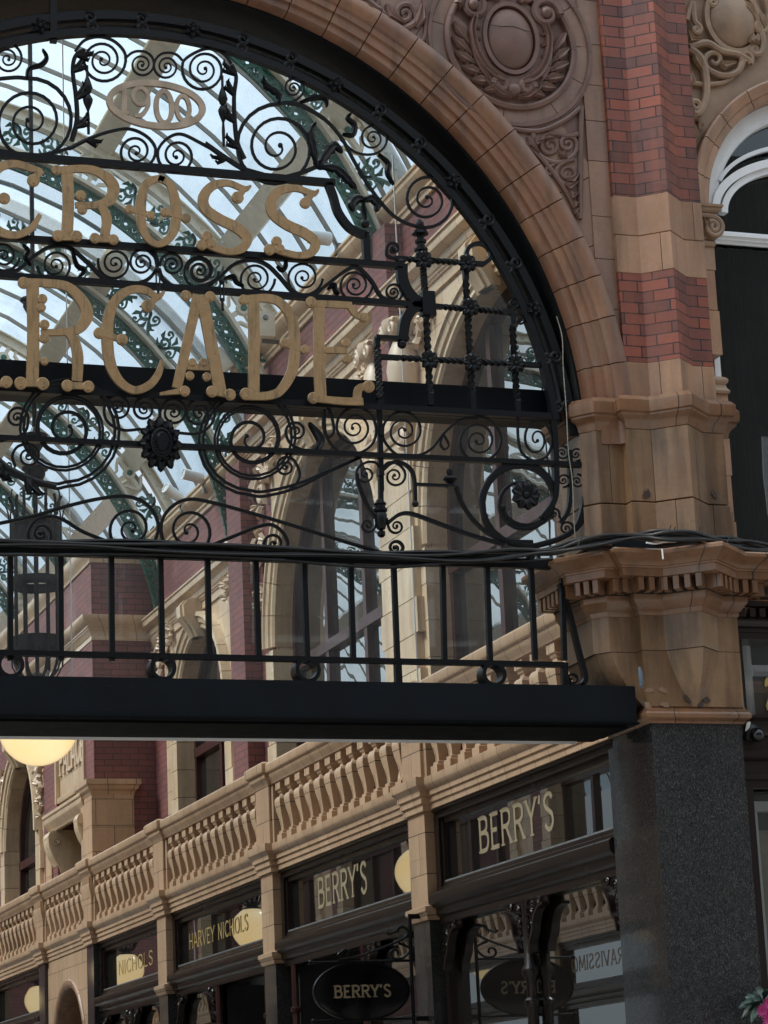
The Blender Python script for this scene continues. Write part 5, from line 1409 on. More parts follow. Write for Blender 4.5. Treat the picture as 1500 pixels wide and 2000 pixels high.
BAND = [(-.05,9.62),(.03,9.62),(.03,9.72),(.05,9.725),(.055,9.745),(.07,9.75),(.075,9.775),(.09,9.78),(.10,9.80),(.105,9.86),(.15,9.875),(.19,9.90),(.20,9.94),(.20,9.975),(.22,9.98),(.22,10.0),(-.05,10.04)]
def shift(prof, dz, k=1): return [(o*k, z+dz) for o, z in prof]
upper_bay(1, 4.65, 2.60, 2.0, 7.25, 9.66, M['tc_cream'], side)
upper_bay(1, 9.85, 2.60, 1.95, 7.25, 9.66, M['tc_cream'], side)
upper_bay(1, 15.10, 2.35, 1.16, 6.95, 8.45, M['tc_cream'], side)
mb = MB(); mb.box(XU, XU+.3, .6, 2.05, 4.6, 9.66); mb.box(XU, XU+.3, 12.45, 12.76, 4.6, 8.45); mb.build('window_wall', M['tc_cream'], side)
mb = MB(); mb.sweep(wp(1, .6, 12.75, XU), BAND); mb.sweep(wp(1, 12.7, 17.6, XU), shift(BAND, -1.27, .9)); mb.build('string_cornice', M['tc_cream_mould'], side, 30)
EAVE = [(-.05,10.66),(.02,10.66),(.03,10.70),(.05,10.715),(.05,10.75),(.09,10.78),(.13,10.83),(.15,10.86),(.15,10.91),(.17,10.915),(.17,10.94),(-.4,10.96)]
mb = MB(); mb.sweep(wp(1, .6, 12.9, XU), EAVE); mb.sweep(wp(1, 12.7, 17.6, XU), shift(EAVE, -1.08)); mb.build('eaves_moulding', M['tc_cream_mould'], side, 30)
mb = MB(); mb.box(XU+.01, XU+.35, .6, 12.9, 10.0, 10.70); mb.box(XU+.01, XU+.35, 12.7, 17.6, 8.74, 9.62); mb.box(XU-.02, XU+.3, 12.72, 12.9, 8.6, 10.0)
mb.box(XU-.004, XU+.2, 11.85, 12.50, 4.62, 9.64); mb.box(4.14, XU+.05, 12.42, 13.02, 4.6, 9.64); mb.box(4.17, XU+.02, 7.02, 7.52, 8.9, 10.66); mb.box(XU-.003, XU+.1, 17.0, 17.6, 4.6, 8.4)
mb.build('attic_brick', M['brick_in'], side)
# stone pier with console between the two great windows
mb = MB(); z = 4.65; k = 0
while z < 8.5:
    e = .06 if k % 2 else 0; mb.box(XU-.13-.0011*k, XU+.2, 6.78-e, 7.72+e, z+.004, z+.346); z += .35; k += 1
mb.build('pier_blocks', M['vouss_cream'], side, 30)
for yc in (6.85, 7.62):
    mb = MB()
    for k, (r, h) in enumerate(((.10,.0),(.13,.10),(.17,.28),(.18,.5),(.14,.72),(.11,.82),(.17,.90),(.20,.98),(.12,1.04))): pass
    mb.lathe([(.05,0),(.11,.06),(.09,.12),(.15,.30),(.18,.55),(.15,.75),(.10,.86),(.18,.92),(.21,1.0),(.21,1.06),(.05,1.1)], (XU-.10, yc, 8.5), 14)
    for s2 in (-1, 1):
        pts = spiral([(yc+s2*.22, 9.50)], (yc+s2*.16, 9.45), 1.6, s2, .15, 16); mb.tube([Vector((XU-.26, p[0], p[1])) for p in pts], .035, 6)
        pts = spiral([(yc+s2*.20, 8.62)], (yc+s2*.14, 8.60), 1.5, -s2, .15, 16); mb.tube([Vector((XU-.20, p[0], p[1])) for p in pts], .03, 6)
    mb.build('console', M['carve_cream'], side, 50)
mb = MB(); mb.sweep(wp3(1, 6.75, 7.75, XU-.14, XU), [(-.02,8.38),(.02,8.38),(.04,8.42),(.04,8.45),(.08,8.49),(.08,8.53),(-.02,8.55)])
for yy in (6.80, 7.70):
    pts = spiral([(yy+.0, 8.42)], (yy, 8.32), 1.8, 1, .1, 18); mb.tube([Vector((XU-.18, p[0], p[1])) for p in pts], .035, 6)
mb.build('ionic_capital', M['carve_cream'], side, 45)

# --- brick tower stepping forward
YT = 17.6
mb = MB(); mb.box(3.50, 5.2, YT, 18.12, 5.3, 9.80); mb.box(3.502, 5.2, 18.12, 26, 7.55, 9.80); mb.box(3.502, 5.2, 20.02, 20.95, 5.3, 7.6); mb.box(3.49, 5.2, 24.2, 24.7, 5.3, 7.6); mb.build('tower_brick', M['brick_in'], side)
TP = [(3.50, 26.0), (3.50, YT), (5.0, YT)]
mb = MB(); mb.sweep(TP, [(-.03,8.47),(.01,8.47),(.01,8.53),(.03,8.55),(.045,8.60),(.06,8.615),(.06,8.635),(.075,8.64),(.075,8.66),(.11,8.69),(.15,8.74),(.16,8.77),(.16,8.80),(-.05,8.83)])
mb.sweep(TP, [(-.03,9.55),(.02,9.55),(.03,9.60),(.06,9.64),(.09,9.70),(.10,9.74),(.10,9.78),(-.4,9.80)])
mb.build('tower_cornice', M['tc_cream_mould'], side, 30)
mb = MB(); mb.box(3.44, 4.02, YT-.07, 18.2, 5.3, 5.92); mb.box(3.441, 4.019, YT-.069, 18.2, 5.924, 6.40); mb.build('tower_pedestal', M['tc_in'], side)
mb = MB(); mb.sweep([(3.44, 18.2), (3.44, YT-.07), (4.02, YT-.07), (4.02, YT)], [(-.03,6.36),(.005,6.36),(.015,6.40),(.05,6.43),(.06,6.46),(.06,6.475),(.085,6.49),(.085,6.56),(-.1,6.575)]); mb.build('pedestal_cap', M['tc_in_mould'], side, 30)
# inscription panel, recess and consoles beyond
mb = MB(); mb.box(3.53, 3.9, 18.12, 20.02, 6.62, 7.56); mb.build('inscription_panel', M['tc_cream'], side)
mb = MB(); mb.sweep(wp(1, 18.12, 20.02, 3.53), [(0,6.56),(.04,6.56),(.05,6.60),(.05,6.63),(.0,6.66)]); mb.sweep(wp(1, 18.0, 20.5, 3.50), [(-.04,6.20),(.02,6.20),(.04,6.25),(.09,6.31),(.10,6.34),(.10,6.40),(.12,6.41),(.12,6.45),(-.04,6.47)])
mb.box(3.47, 3.60, 19.93, 20.02, 6.56, 7.5); mb.box(3.47, 3.60, 18.12, 18.2, 6.6, 7.5); mb.build('panel_moulding', M['tc_cream_mould'], side, 30)
IM = PlaneMap(lambda u, v: Vector((3.528, 19.86-u, 6.95+v)), (-1,0,0))
write('PALACE', IM, .40, 1.62, .055, M['carve_cream'], side, depth=.05, name='raised_lettering')
for y0, y1 in ((18.10,18.32),(20.0,20.35)):
    mb = MB(); P = smooth_path([(3.62,6.20),(3.40,6.18),(3.37,6.02),(3.42,5.86),(3.52,5.66),(3.58,5.40),(3.60,5.3)], 5)
    mb.prism([Vector((p[0], y0, p[1])) for p in P] + [Vector((3.9, y0, 5.3)), Vector((3.9, y0, 6.2))], (0, y1-y0, 0))
    for yy in (y0-.01, y1+.01):
        pts = spiral([(3.44+.09,6.06)], (3.47,6.05), 1.7, -1, .12, 16); mb.tube([Vector((p[0], yy, p[1])) for p in pts], .014, 5)
    mb.tube([Vector((3.42, y0-.02, 6.10)), Vector((3.42, y1+.02, 6.10))], .06, 10)
    mb.build('console', M['vouss_cream'], side, 40)
mb = MB(); mb.box(3.9, 3.95, 18.1, 20.1, 5.2, 6.6); mb.box(3.55, 3.9, 18.1, 20.1, 6.42, 6.62); mb.build('recess_back', M['dark'], side)
mb = MB(); mb.box(3.48, 3.9, 20.35, 20.75, 5.3, 6.2); mb.build('recess_jamb', M['tc_in'], side)
upper_bay(1, 22.6, 1.65, 1.22, 6.35, 7.58, M['tc_cream'], side, True, 3.52)
mb = MB(); mb.box(3.51, 5.2, 24.65, 30, 5.3, 9.8); mb.build('tower_brick', M['brick_in'], side)
# ================================================================== left side of the arcade (seen in the mirrors of the shop glass)
left = thing('opposite_arcade_building', 'brick and cream terracotta side of the arcade seen only mirrored in the shop windows', 'building')
mb = MB(); mb.box(-5.2, -4.36, .6, 46, 9.9, 10.9); mb.build('attic_brick', M['brick_in'], left)
mb = MB(); mb.sweep(wp(-1, .6, 46, XU), BAND); mb.sweep(wp(-1, .6, 46, XU), EAVE); mb.build('string_cornice', M['tc_cream_mould'], left, 30)
for yc in (3.4, 8.6, 13.8, 19.0, 24.2, 29.4, 34.6, 39.8): upper_bay(-1, yc, 2.60, 1.75, 7.25, 9.66, M['brick_in'] if int(yc) % 2 else M['tc_cream'], left, False)
mb = MB(); mb.box(-4.40, -3.60, .72, 46, 4.39, 4.60); mb.build('balcony_floor', M['lead'], left)
mb = MB(); mb.box(-5.2, -4.9, .6, 46, 0, 4.4); mb.box(-3.76,-3.72,.7,46,3.4,4.38); mb.build('shop_back', M['dark'], left)
ypeds = [5.65+4.45*k for k in range(10)]
prev = .74
for i, yp in enumerate(ypeds):
    if yp > 8:
        balustrade(-1, prev, yp, 'cream balustrade of the opposite side, mirrored in the shop glass', M['tc_cream_mould'], M['tc_cream'], yp, group='balustrades of the opposite side')
        sg = ('BRAVISSIMO', yp-2.5, 2.05, 3.94, .21, .026, M['letter_cream']) if i in (3,) else None
        shopfront(-1, prev+.02, yp-.23, 'dark shopfront of the opposite side, mirrored in the shop glass' if not sg else 'shopfront lettered BRAVISSIMO, mirrored in the shop glass', None, False, sg, group='shopfronts of the opposite side')
        if sg:
            T_ = NT('lit_shop_display'); e_ = T_.n('ShaderNodeEmission', i_Strength=.30); T_.l(T_.ramp(T_.noise(1.5, 3, T_.pos()), [(.35,(.30,.24,.15)),(.65,(.80,.62,.36))]), e_.inputs[0]); T_.l(e_.outputs[0], T_.out.inputs[0])
            mb = MB(); mb.box(-3.556, -3.552, prev+.5, yp-.5, .9, 2.9); d_ = mb.build('lit_display', T_.m, None); tag(d_, 'warm lit shop display, mirrored in the glass below the reversed lettering', 'shop display')
    prev = yp + .235

# ================================================================== iron roof
def arc_pts(r, cz, y, a0, a1, n): return [Vector((r*cos(radians(a0+(a1-a0)*k/n)), y, cz + r*sin(radians(a0+(a1-a0)*k/n)))) for k in range(n+1)]
YV = Vector((0, -1, 0))
def truss(y, cz, r, a0, label, hubs=(34, 62, 90)):
    t = thing('roof_truss', label, 'roof truss', 'curved iron trusses of the arcade roof')
    A0, A1 = a0, 180 - a0
    def arc(rr, w, th, name, mat, yy=0):
        mb = MB(); mb.flat(arc_pts(rr, cz, y+yy, A0, A1, 90), w, th, YV); return mb.build(name, mat, t, 40)
    mb = MB(); mb.flat(arc_pts(r+.215, cz, y, A0, A1, 90), .05, .17, YV); mb.flat(arc_pts(r+.19, cz, y, A0, A1, 90), .014, .24, YV); mb.build('inner_rim', M['truss_white'], t, 40)
    mb = MB(); mb.flat(arc_pts(r+.66, cz, y, A0, A1, 90), .11, .12, YV); mb.flat(arc_pts(r+.72, cz, y, A0, A1, 90), .016, .26, YV)
    for k in range(int((A1-A0)/2.2)):
        a = radians(A0+k*2.2); mb.ball((( r+.66)*cos(a), y-.065, cz+(r+.66)*sin(a)), .016, 6, 4)
    mb.build('outer_rim', M['truss_white'], t, 40)
    # pierced frieze under the inner rim
    mb = MB()
    mb.flat(arc_pts(r+.165, cz, y, A0, A1, 90), .022, .05, YV); mb.flat(arc_pts(r+.008, cz, y, A0, A1, 90), .026, .05, YV)
    n = int((A1-A0)/1.55)
    for sg in (-1, 1):
        pts = []
        for k in range(n*5+1):
            a = radians(A0 + (A1-A0)*k/(n*5)); rr = r + .086 + sg*.055*sin(k/5*pi); pts.append(Vector((rr*cos(a), y + sg*.008, cz+rr*sin(a))))
        mb.flat(pts, .046, .035, YV)
    for k in range(n):
        a = radians(A0 + (A1-A0)*(k+.5)/n)
        if k % 2: mb.ball(((r+.086)*cos(a), y-.01, cz+(r+.086)*sin(a)), (.024,.03,.024), 6, 4)
        d = Vector((cos(a), 0, sin(a))); tg = Vector((-sin(a), 0, cos(a))); c = Vector((0, y, cz)) + d*(r+.03)
        mb.leaf([c + d*.02 - tg*.03, c + YV*.015, c - d*.045 + tg*.03], [.02,.05,.012], .02, YV)
    mb.build('pierced_frieze', M['green'], t, 40)
    # scrolled web
    allh = sorted(set(hubs) | {180-h for h in hubs if h != 90})
    wb = MB(); hb = MB()
    def pol(a, rr, yy=0): return Vector((rr*cos(radians(a)), y+yy, cz + rr*sin(radians(a))))
    rm = r + .42
    for h in allh:
        c = pol(h, rm); d = pol(h, rm+1) - c; tg = Vector((-d.z, 0, d.x))
        hb.flat([c - d*.20, c + d*.20], .055, .07, YV); hb.flat([c - tg*.26, c + tg*.26], .055, .068, YV)
        hb.disc(c + YV*.03, .085, .07, YV, 16)
        for s1 in (-1, 1):
            for s2 in (-1, 1):
                hb.flat([c + d*(.205*s1) + tg*(.10*s2), c + d*(.12*s1) + tg*(.12*s2), c + d*(.07*s1) + tg*(.20*s2), c + d*(.0*s1) + tg*(.26*s2)], .035, .06, YV)
        wb.disc(c + YV*.07, .040, .03, YV, 12)
    bounds = [A0] + allh + [A1]
    for b0, b1 in zip(bounds[:-1], bounds[1:]):
        span = b1 - b0; deg = 180/pi/rm
        m0 = .30*deg; s0, s1 = b0 + (m0 if b0 != A0 else 1), b1 - (m0 if b1 != A1 else 1)
        if s1 - s0 < 4: continue
        n = max(1, int((s1-s0)/(.36*deg))); st = (s1-s0)/n
        for k in range(n):
            ac = s0 + st*(k+.5); sg = 1 if k % 2 else -1
            # S scroll in local (tangent, radial) coordinates
            f = lambda u, v: pol(ac + u*deg, rm + v)
            pts = spiral([(-.17, -.13*sg), (-.08, -.05*sg), (.02, .10*sg), (.085, .125*sg)], (.06, .035*sg), 1.4, sg*1, .15, 14)
            wb.flat([f(*p) for p in pts], .030, .045, YV)
            pts = spiral([(-.09, -.02*sg), (-.13, .04*sg)], (-.085, .085*sg), 1.2, -sg, .15, 12); wb.flat([f(*p) for p in pts], .024, .040, YV)
            pts = spiral([(.0, .02*sg), (.06, -.07*sg)], (.10, -.10*sg), 1.0, sg, .2, 12); wb.flat([f(*p) for p in pts], .022, .040, YV)
            for p0, p1, p2 in (((-.02,-.02*sg),(-.03,-.09*sg),(.02,-.14*sg)), ((-.06,.0),(-.13,-.06*sg),(-.17,-.03*sg)), ((.04,.09*sg),(.13,.11*sg),(.17,.06*sg)), ((.10,.02*sg),(.15,-.02*sg),(.17,-.08*sg))):
                wb.leaf([f(*p0), f(*p1), f(*p2)], [.02,.06,.012], .03, YV)
            if k == n//2 and n > 2:
                c = f(0, 0); wb.flat([c + Vector((.075*cos(2*pi*q/18), -.01, .075*sin(2*pi*q/18))) for q in range(18)], .022, .05, YV, closed=True)
                for q in range(7):
                    a = pi*q/6 + .5; hb.leaf([c + YV*.01, c + Vector((.035*cos(a), -.03, .035*sin(a))), c + Vector((.065*cos(a), -.01, .065*sin(a)))], [.008,.022,.012], .015, YV)
        hb.flat([pol(b0+.6, r+.24), pol(b0+.6, r+.62)], .03, .05, YV) if b0 == A0 else None
    wb.build('scroll_web', M['green'], t, 40); hb.build('hub_cross', M['truss_white'], t, 40)
    # feet: bracket and straight post down the wall
    mb = MB()
    for sg in (-1, 1):
        xf = sg*(r+.10)*cos(radians(A0)); zf = cz + (r+.1)*sin(radians(A0))
        mb.box(xf-.10, xf+.10, y-.12, y+.12, zf-.10, zf); mb.lathe([(.03,-.28),(.07,-.22),(.06,-.16),(.09,-.10)], (xf, y, zf), 10)
        xo = sg*(r+.66)*cos(radians(A0)); mb.box(min(xo, xo+sg*.10)-.02, max(xo, xo+sg*.10), y-.13, y+.13, zf-.55, zf+.8)
        for q in range(9): mb.ball((xo-sg*.02, y-.13, zf-.4+.13*q), .014, 6, 4)
    mb.build('foot', M['truss_white'], t, 45); 
    return t
truss(7.45, 9.12, 4.35, 14, 'cream and green scrolled roof truss nearest the street, behind the upper curve of the screen')
truss(11.8, 8.57, 4.48, 13, 'cream and green scrolled roof truss behind the letters of CROSS, second from the street')
truss(13.65, 8.34, 4.36, 8, 'cream and green scrolled roof truss above the sunflower, rising beside the two white spotlights')
truss(17.25, 8.05, 4.37, 8, 'cream and green scrolled roof truss standing against the brick tower')
truss(20.9, 7.95, 4.37, 26, 'cream and green scrolled roof truss just beyond the brick tower')
truss(24.6, 7.95, 4.37, 26, 'cream and green scrolled roof truss behind the hanging basket lantern', )
truss(28.4, 7.95, 4.37, 26, 'farthest cream and green scrolled roof truss at the left edge')

def roof(y0, y1, cz, a0, label, purl, rg=5.02):
    t = thing('glass_roof', label, 'roof', 'glazed vaults of the arcade roof')
    A = [a0] + list(purl) + [180-p for p in reversed(purl) if p != 90] + [180-a0]
    A = sorted(set(A)); mb = MB()
    pts = []
    for q, (a, b) in enumerate(zip(A[:-1], A[1:])):
        for k in range(4): pts.append(a + (b-a)*k/4)
    pts.append(A[-1])
    P = [(rg*cos(radians(a)), cz + rg*sin(radians(a))) for a in pts]
    for p, q in zip(P[:-1], P[1:]): mb.add([(p[0],y0,p[1]),(q[0],y0,q[1]),(q[0],y1,q[1]),(p[0],y1,p[1])], [(0,1,2,3)])
    mb.build('glass', M['roof_glass'], t)
    mb = MB(); n = max(1, round((y1-y0)/.82))
    for k in range(n+1):
        y = y0 + (y1-y0)*k/n
        mb.flat([Vector((p[0]*.996, y, cz+(p[1]-cz)*.996)) for p in P], .05, .024, YV)
    mb.build('glazing_bars', M['bar'], t)
    for a in purl + [180-p for p in purl if p != 90]:
        d = Vector((cos(radians(a)), 0, sin(radians(a)))); tg = Vector((-d.z, 0, d.x)); c = Vector((0, (y0+y1)/2, cz)) + d*(rg-.14)
        mb = MB(); mb.obox(c, tg*.11, Vector((0,(y1-y0)/2,0)), d*.10); mb.obox(c - d*.112, tg*.15, Vector((0,(y1-y0)/2-.002,0)), d*.012); mb.obox(c + tg*.14 + d*.03, tg*.03, Vector((0,(y1-y0)/2-.004,0)), d*.05)
        nb = int((y1-y0)/.6)
        for k in range(nb): mb.ball(tuple(c - d*.124 + Vector((0, (k-nb/2+.5)*.6, 0)) + tg*.10), .014, 6, 4)
        mb.build('purlin', M['truss_white'], t)
    return t
roof(.65, 12.6, 9.05, 20, 'glazed barrel roof nearest the street with cream beams and frosted panes', [37, 60, 90])
roof(12.62, 17.5, 8.20, 19, 'lower glazed barrel roof beyond the second truss, beside the spotlights', [34, 55, 90])
roof(17.52, 46, 7.97, 20, 'farthest glazed barrel roof beyond the brick tower', [33, 55, 90])
gab = thing('roof_gable', 'cream framed glazed gable closing the step between two roof levels', 'gable')
mb = MB(); P0 = [(5.02*cos(radians(a)), 9.05+5.02*sin(radians(a))) for a in range(20, 161, 4)]; P1 = [(4.95*cos(radians(a)), 8.2+4.95*sin(radians(a))) for a in range(20, 161, 4)]
for k in range(len(P0)-1): mb.add([(P0[k][0],12.6,P0[k][1]),(P0[k+1][0],12.6,P0[k+1][1]),(P1[k+1][0],12.6,P1[k+1][1]),(P1[k][0],12.6,P1[k][1])], [(0,1,2,3)])
mb.build('pane', M['roof_glass'], gab)
mb = MB(); mb.flat([Vector((p[0]*.995,12.58,p[1])) for p in P0], .08, .06, YV)
mb.build('frame', M['truss_white'], gab)
# gable behind the street front, above the arch
mb = MB(); n = 40; vs = []
for k in range(n):
    a0, a1 = radians(8+164*k/n), radians(8+164*(k+1)/n)
    q = [(3.2*cos(a0), 6.5+3.2*sin(a0)), (5.3*cos(a0), 8.9+5.4*sin(a0)), (5.3*cos(a1), 8.9+5.4*sin(a1)), (3.2*cos(a1), 6.5+3.2*sin(a1))]
    mb.prism([(p[0], .61, p[1]) for p in q], (0,.05,0))
mb.build('inner_gable_wall', M['tc_cream'], side)
mb = MB(); mb.box(-5.3, 5.3, 46, 46.2, 0, 13.5); mb.build('end_wall', M['brick_in'], left)

# ================================================================== lanterns, spotlights, hanging sign
def lantern(y, label, zc=5.0):
    t = thing('hanging_lantern', label, 'lantern', 'globe lanterns hung along the arcade')
    c = Vector((0, y, zc)); B = zc + .37; k_ = .80
    mb = MB(); mb.ball(tuple(c), .325, 32, 20); mb.build('globe', M['lamp'], t, 60)
    mb = MB(); mb.tube([Vector((0,y,B+.2)), Vector((0,y,13.2))], .020, 8)
    for zz in (1.74, 2.02, 3.2): mb.lathe([(.022,-.16),(.03,-.13),(.07,-.06),(.085,-.03),(.085,0),(.11,.02),(.11,.035),(.04,.06),(.022,.1)], (0,y,B+zz), 14)
    mb.build('rod', M['iron'], t, 40)
    mb = MB()
    for r, z, h in ((.208,.25,.10),(.215,.76,.08),(.208,1.14,.17)):
        n = 28; mb.add([(r*cos(2*pi*k/n), y+r*sin(2*pi*k/n), B+z+s_) for s_ in (0,h) for k in range(n)], [(k,(k+1)%n,n+(k+1)%n,n+k) for k in range(n)])
        mb.add([((r-.012)*cos(2*pi*k/n), y+(r-.012)*sin(2*pi*k/n), B+z+s_) for s_ in (0,h) for k in range(n)], [(k,n+k,n+(k+1)%n,(k+1)%n) for k in range(n)])
    for k in range(14):
        a = 2*pi*k/14; d = Vector((cos(a), sin(a), 0))
        out = [(.09,-.02),(.16,.0),(.24,.12),(.262,.30),(.262,1.55),(.275,1.68),(.30,1.80),(.345,1.86)] if k % 2 == 0 else [(.10,.0),(.20,.08),(.255,.26),(.262,.4),(.262,1.60),(.25,1.75),(.255,1.90),(.24,1.98)]
        P = smooth_path([(p[0]*k_, p[1]*k_) for p in out], 4); mb.flat([Vector((0,y,B)) + d*p[0] + Vector((0,0,p[1])) for p in P], .024, .010, d + Vector((0,0,.01)))
    mb.lathe([(.02,-.14),(.13,-.12),(.14,-.06),(.09,-.03),(.08,.02),(.03,.06)], (0,y,B), 18)
    mb.build('basket', M['iron'], t, 40)
    return t
lantern(4.2, 'lit globe lantern with tall black iron basket hanging behind the left end of the screen', 5.02)
for y in (14.9, 22.6, 31.0, 39.0): lantern(y, 'lit globe lantern farther along the arcade, seen mirrored in the shop glass')
def spot(px, py, y, d, label, L=.26, r=.062, x=None):
    t = thing('spotlight', label, 'spotlight', 'white spotlights on the eaves')
    c = FP(px, py, y); d = Vector(d).normalized()
    mb = MB(); mb.lathe([(r*.9,-L/2),(r,-L/2+.01),(r,L/2),(r*.9,L/2),(r*.85,L/2-.02)], c, 20, d); mb.build('can', M['white'], t, 40)
    mb = MB(); mb.disc(c + d*(L/2-.012), r*.8, .008, d, 16); mb.build('lens', plain_mat('spot_lens', (.55,.56,.55), .2), t)
    e = c - d*(L*.5); w = Vector((XU-.1, e.y+.05, e.z-.10))
    mb = MB(); mb.tube([e, e - d*.05, w], .014, 6); mb.box(w.x-.05, w.x+.06, w.y-.04, w.y+.04, w.z-.07, w.z+.07); mb.build('bracket', M['lead'], t)
    return t
spot(377, 930, 14.2, (-.95,-.1,.18), 'white cylinder spotlight under the sunflower, the higher of the pair on the eaves', .27, .07)
spot(338, 963, 15.3, (-.85,-.35,.42), 'white cylinder spotlight below its twin, its open end tilted up at the left', .27, .07)
spot(622, 464, 8.6, (-.98,-.1,.02), 'white cylinder spotlight behind the last letter S of CROSS', .27, .075)
pb = FP(512, 640, 10.6)
t = thing('junction_box', 'cream square fitting on the eaves behind the letter D of ARCADE', 'light fitting')
mb = MB(); mb.box(pb.x-.11, pb.x+.11, pb.y-.14, pb.y+.14, pb.z-.14, pb.z+.15); mb.build('body', M['truss_white'], t)
mb = MB(); mb.box(pb.x+.0, pb.x+.3, pb.y-.02, pb.y+.02, pb.z-.18, pb.z-.14); mb.tube([Vector((pb.x, pb.y-.16, pb.z+.08)), Vector((pb.x, pb.y-.1, pb.z+.06))], .03, 8); mb.build('arm', M['lead'], t)

sg = thing('hanging_sign', "black oval hanging sign lettered BERRY'S in an iron bracket", 'sign')
YS = 4.70
S_ = lambda px, py: FP(px, py, YS)
c = S_(706, 1936); rx = (S_(798,1936).x - S_(613,1936).x)/2; rz = rx*.575
mb = MB(); mb.disc(tuple(c), rx, .035, NF, 56, rz); mb.build('board', plain_mat('gloss_black', (.003,.003,.004), .10, var=.2, spec=.3), sg, 30)
mb = MB(); mb.flat([c + Vector((rx*1.003*cos(2*pi*k/56), 0, rz*1.003*sin(2*pi*k/56))) for k in range(56)], .012, .046, NF, closed=True)
mb.build('rim', M['iron'], sg, 40)
p0, p1 = S_(652, 1948), S_(762, 1944)
write("BERRY'S", PlaneMap(lambda u, v: Vector((p0.x+u, YS-.021, p0.z-.005+v)), NF), .098, p1.x-p0.x, .017, M['letter_cream'], sg, True, .004)
mb = MB()
mb.tube([S_(800,1785), S_(803,1880), S_(810,2040)], .016, 8); 
for a, b in (((606,1880),(806,1876)),((612,1995),(808,1989))): mb.tube([S_(*a), S_(*b)], .011, 8)
for q in ((606,1880),(612,1995)): mb.ball(tuple(S_(*q)), .022, 8, 6)
for lead, cc_, tn, cw in (([(660,1875),(700,1868),(745,1852),(785,1835),(797,1822),(790,1812)], (782,1818), .5, -1), ([(755,1820),(760,1824),(775,1818),(783,1811),(793,1814),(799,1822)], (790,1826), .3, 1),
     ([(790,1845),(778,1842),(798,1850),(799,1860),(785,1872),(768,1872)], (772,1862), .8, 1), ([(690,1872),(668,1876),(660,1866),(668,1858)], (676,1862), .6, 1)):
    P = [S_(*p) for p in spiral(lead, cc_, tn, cw, .4, 18)]; mb.tube(P, .011, 7)
mb.build('bracket', M['iron'], sg, 50)
w_ = S_(803, 1790)
mb = MB(); mb.box(w_.x-.01, 3.40, YS-.012, YS+.012, w_.z-.02, w_.z+.02); z2 = S_(808,1990).z; mb.box(w_.x, 3.40, YS-.012, YS+.012, z2-.02, z2+.02); mb.build('wall_plate', M['iron'], sg)

# ================================================================== ground, far side of the street, sky
g = MB(); g.add([(-300,-300,-.01),(300,-300,-.01),(300,300,-.01),(-300,300,-.01)], [(0,1,2,3)]); o = g.build('ground', M['paving'], None); o['kind'] = 'structure'
g = MB(); g.add([(-3.39,-.05,-.004),(3.39,-.05,-.004),(3.39,46,-.004),(-3.39,46,-.004)], [(0,1,2,3)]); o = g.build('arcade_floor', M['tiles'], None); o['kind'] = 'structure'
opp = thing('far_street_building', 'dark grey stone building across the street, behind the camera', 'building')
mb = MB(); mb.box(-24, 17.05, -29, -27.5, 0, 22); mb.box(17.05, 17.55, -29, -27.6, 0, 7.6); mb.box(17.55, 34, -29, -27.5, 0, 21); mb.build('wall', plain_mat('grey_stone_wall', (.095,.09,.085), .8), opp)
mb = MB(); mb.sweep([(34,-27.5),(17.6,-27.5)], [(0,9.4),(.1,9.45),(.3,9.7),(.3,9.9),(0,10)]); mb.sweep([(17,-27.5),(-24,-27.5)], [(0,9.4),(.1,9.45),(.3,9.7),(.3,9.9),(0,10)]); mb.build('cornice', M['tc_buff'], opp)
for k in range(16):
    for z0, z1 in ((.3,3.2),(4.4,6.4),(7.2,8.9),(10.8,12.6),(13.4,15.0)):
        xx = -21.4 + k*3.5
        if abs(xx-17.3) < 1.4: continue
        mb = MB(); mb.box(xx-1.05, xx+1.05, -27.55, -27.46, z0, z1); w = mb.build('window', M['white'], opp)
        mb = MB(); mb.box(xx-.92, xx-.05, -27.47, -27.44, z0+.12, z1-.12); mb.box(xx+.05, xx+.92, -27.47, -27.44, z0+.12, z1-.12); mb.build('pane', M['street_glass'], w)
mb = MB(); mb.box(-3.42, -10, .0, .6, 0, 11.6); mb.build('left_street_wall', M['tc_buff'], front)
mb = MB(); mb.box(4.1, 9.0, .5, .9, 4.4, 11.6); mb.build('back_wall', M['dark'], front)

W = bpy.data.worlds.new("World"); scene.world = W; W.use_nodes = True
nt = W.node_tree; nt.nodes.clear()
out = nt.nodes.new('ShaderNodeOutputWorld'); bg = nt.nodes.new('ShaderNodeBackground'); sky = nt.nodes.new('ShaderNodeTexSky')
sky.sky_type = 'NISHITA'; sky.sun_disc = False; sky.sun_elevation = radians(SUN_EL); sky.sun_rotation = radians(SUN_ROT); sky.air_density = 1.0; sky.dust_density = 1.5
tc = nt.nodes.new('ShaderNodeTexCoord'); no = nt.nodes.new('ShaderNodeTexNoise'); no.inputs['Scale'].default_value = 2.6; no.inputs['Detail'].default_value = 7; no.inputs['Roughness'].default_value = .55
nt.links.new(tc.outputs['Generated'], no.inputs['Vector'])
rp = nt.nodes.new('ShaderNodeValToRGB'); rp.color_ramp.elements[0].position = .30; rp.color_ramp.elements[1].position = .66; rp.color_ramp.elements[0].color = (.74,.74,.74,1)
nt.links.new(no.outputs['Fac'], rp.inputs[0])
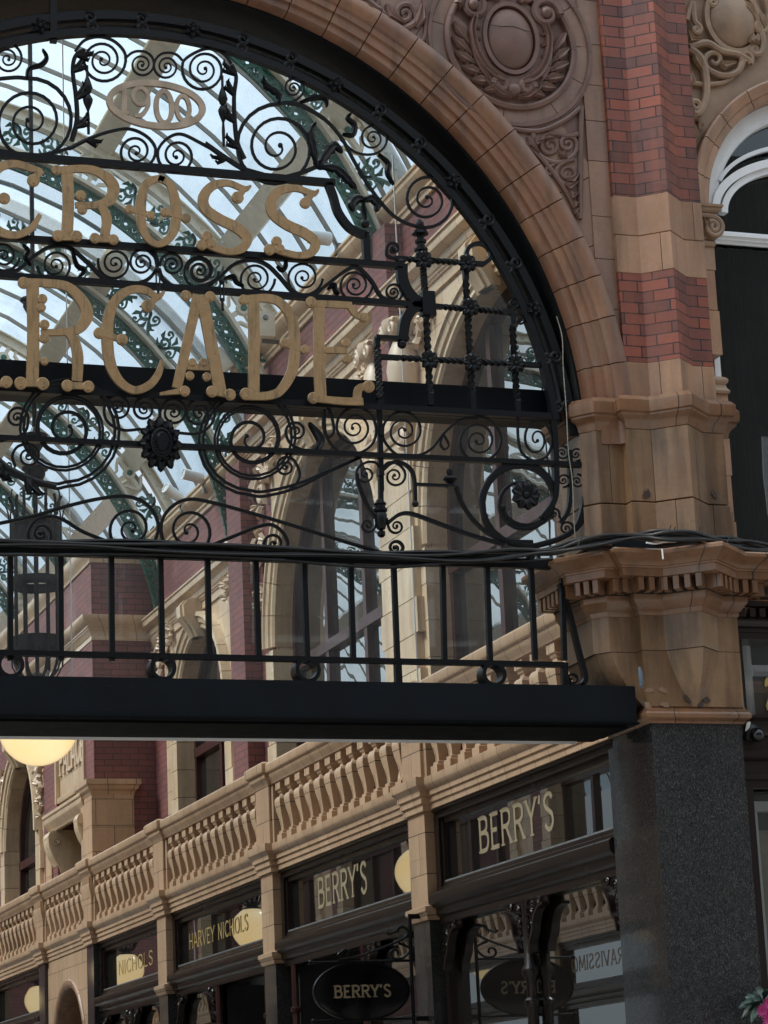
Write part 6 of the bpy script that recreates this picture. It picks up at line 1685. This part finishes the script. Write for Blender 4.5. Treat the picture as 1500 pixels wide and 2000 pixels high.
mx = nt.nodes.new('ShaderNodeMix'); mx.data_type = 'RGBA'; nt.links.new(rp.outputs[0], mx.inputs['Factor']); nt.links.new(sky.outputs[0], mx.inputs[6]); mx.inputs[7].default_value = (*CLOUD, 1)
sx_ = nt.nodes.new('ShaderNodeSeparateXYZ'); nt.links.new(tc.outputs['Generated'], sx_.inputs[0])
mr = nt.nodes.new('ShaderNodeMapRange'); mr.inputs[1].default_value = 0; mr.inputs[2].default_value = 1; mr.inputs[3].default_value = .50; mr.inputs[4].default_value = 2.2; nt.links.new(sx_.outputs[2], mr.inputs[0])
vm_ = nt.nodes.new('ShaderNodeVectorMath'); vm_.operation = 'SCALE'; nt.links.new(mx.outputs[2], vm_.inputs[0]); nt.links.new(mr.outputs[0], vm_.inputs['Scale'])
nt.links.new(vm_.outputs[0], bg.inputs[0]); bg.inputs[1].default_value = SKY_STR; nt.links.new(bg.outputs[0], out.inputs[0])
sl = bpy.data.lights.new('sun', 'SUN'); sl.energy = SUN_E; sl.angle = radians(24); sl.color = (1, .95, .87)
so = bpy.data.objects.new('sun', sl); COL.objects.link(so)
az = radians(SUN_ROT); el = radians(SUN_EL)
sd = Vector((sin(az)*cos(el), cos(az)*cos(el), sin(el)))      # towards the sun
so.rotation_euler = sd.to_track_quat('Z', 'Y').to_euler()

cd_ = bpy.data.cameras.new('camera'); co = bpy.data.objects.new('camera', cd_); COL.objects.link(co)
m = Matrix((RIGHT, UP, -FWD)).transposed().to_4x4(); m.translation = CAM; co.matrix_world = m
cd_.sensor_fit = 'HORIZONTAL'; cd_.sensor_width = 36; cd_.lens = FPX/1500*36; cd_.clip_end = 1000; cd_.clip_start = .1
scene.camera = co
vs_ = scene.view_settings; vs_.view_transform = 'Standard'; vs_.look = 'None'; vs_.gamma = 1; vs_.use_curve_mapping = False; vs_.exposure = EXPO
scene.cycles.max_bounces = 10; scene.cycles.diffuse_bounces = 4; scene.cycles.glossy_bounces = 5; scene.cycles.transparent_max_bounces = 16; scene.cycles.transmission_bounces = 4
scene.cycles.use_denoising = True
scene.cycles.caustics_reflective = False; scene.cycles.caustics_refractive = False
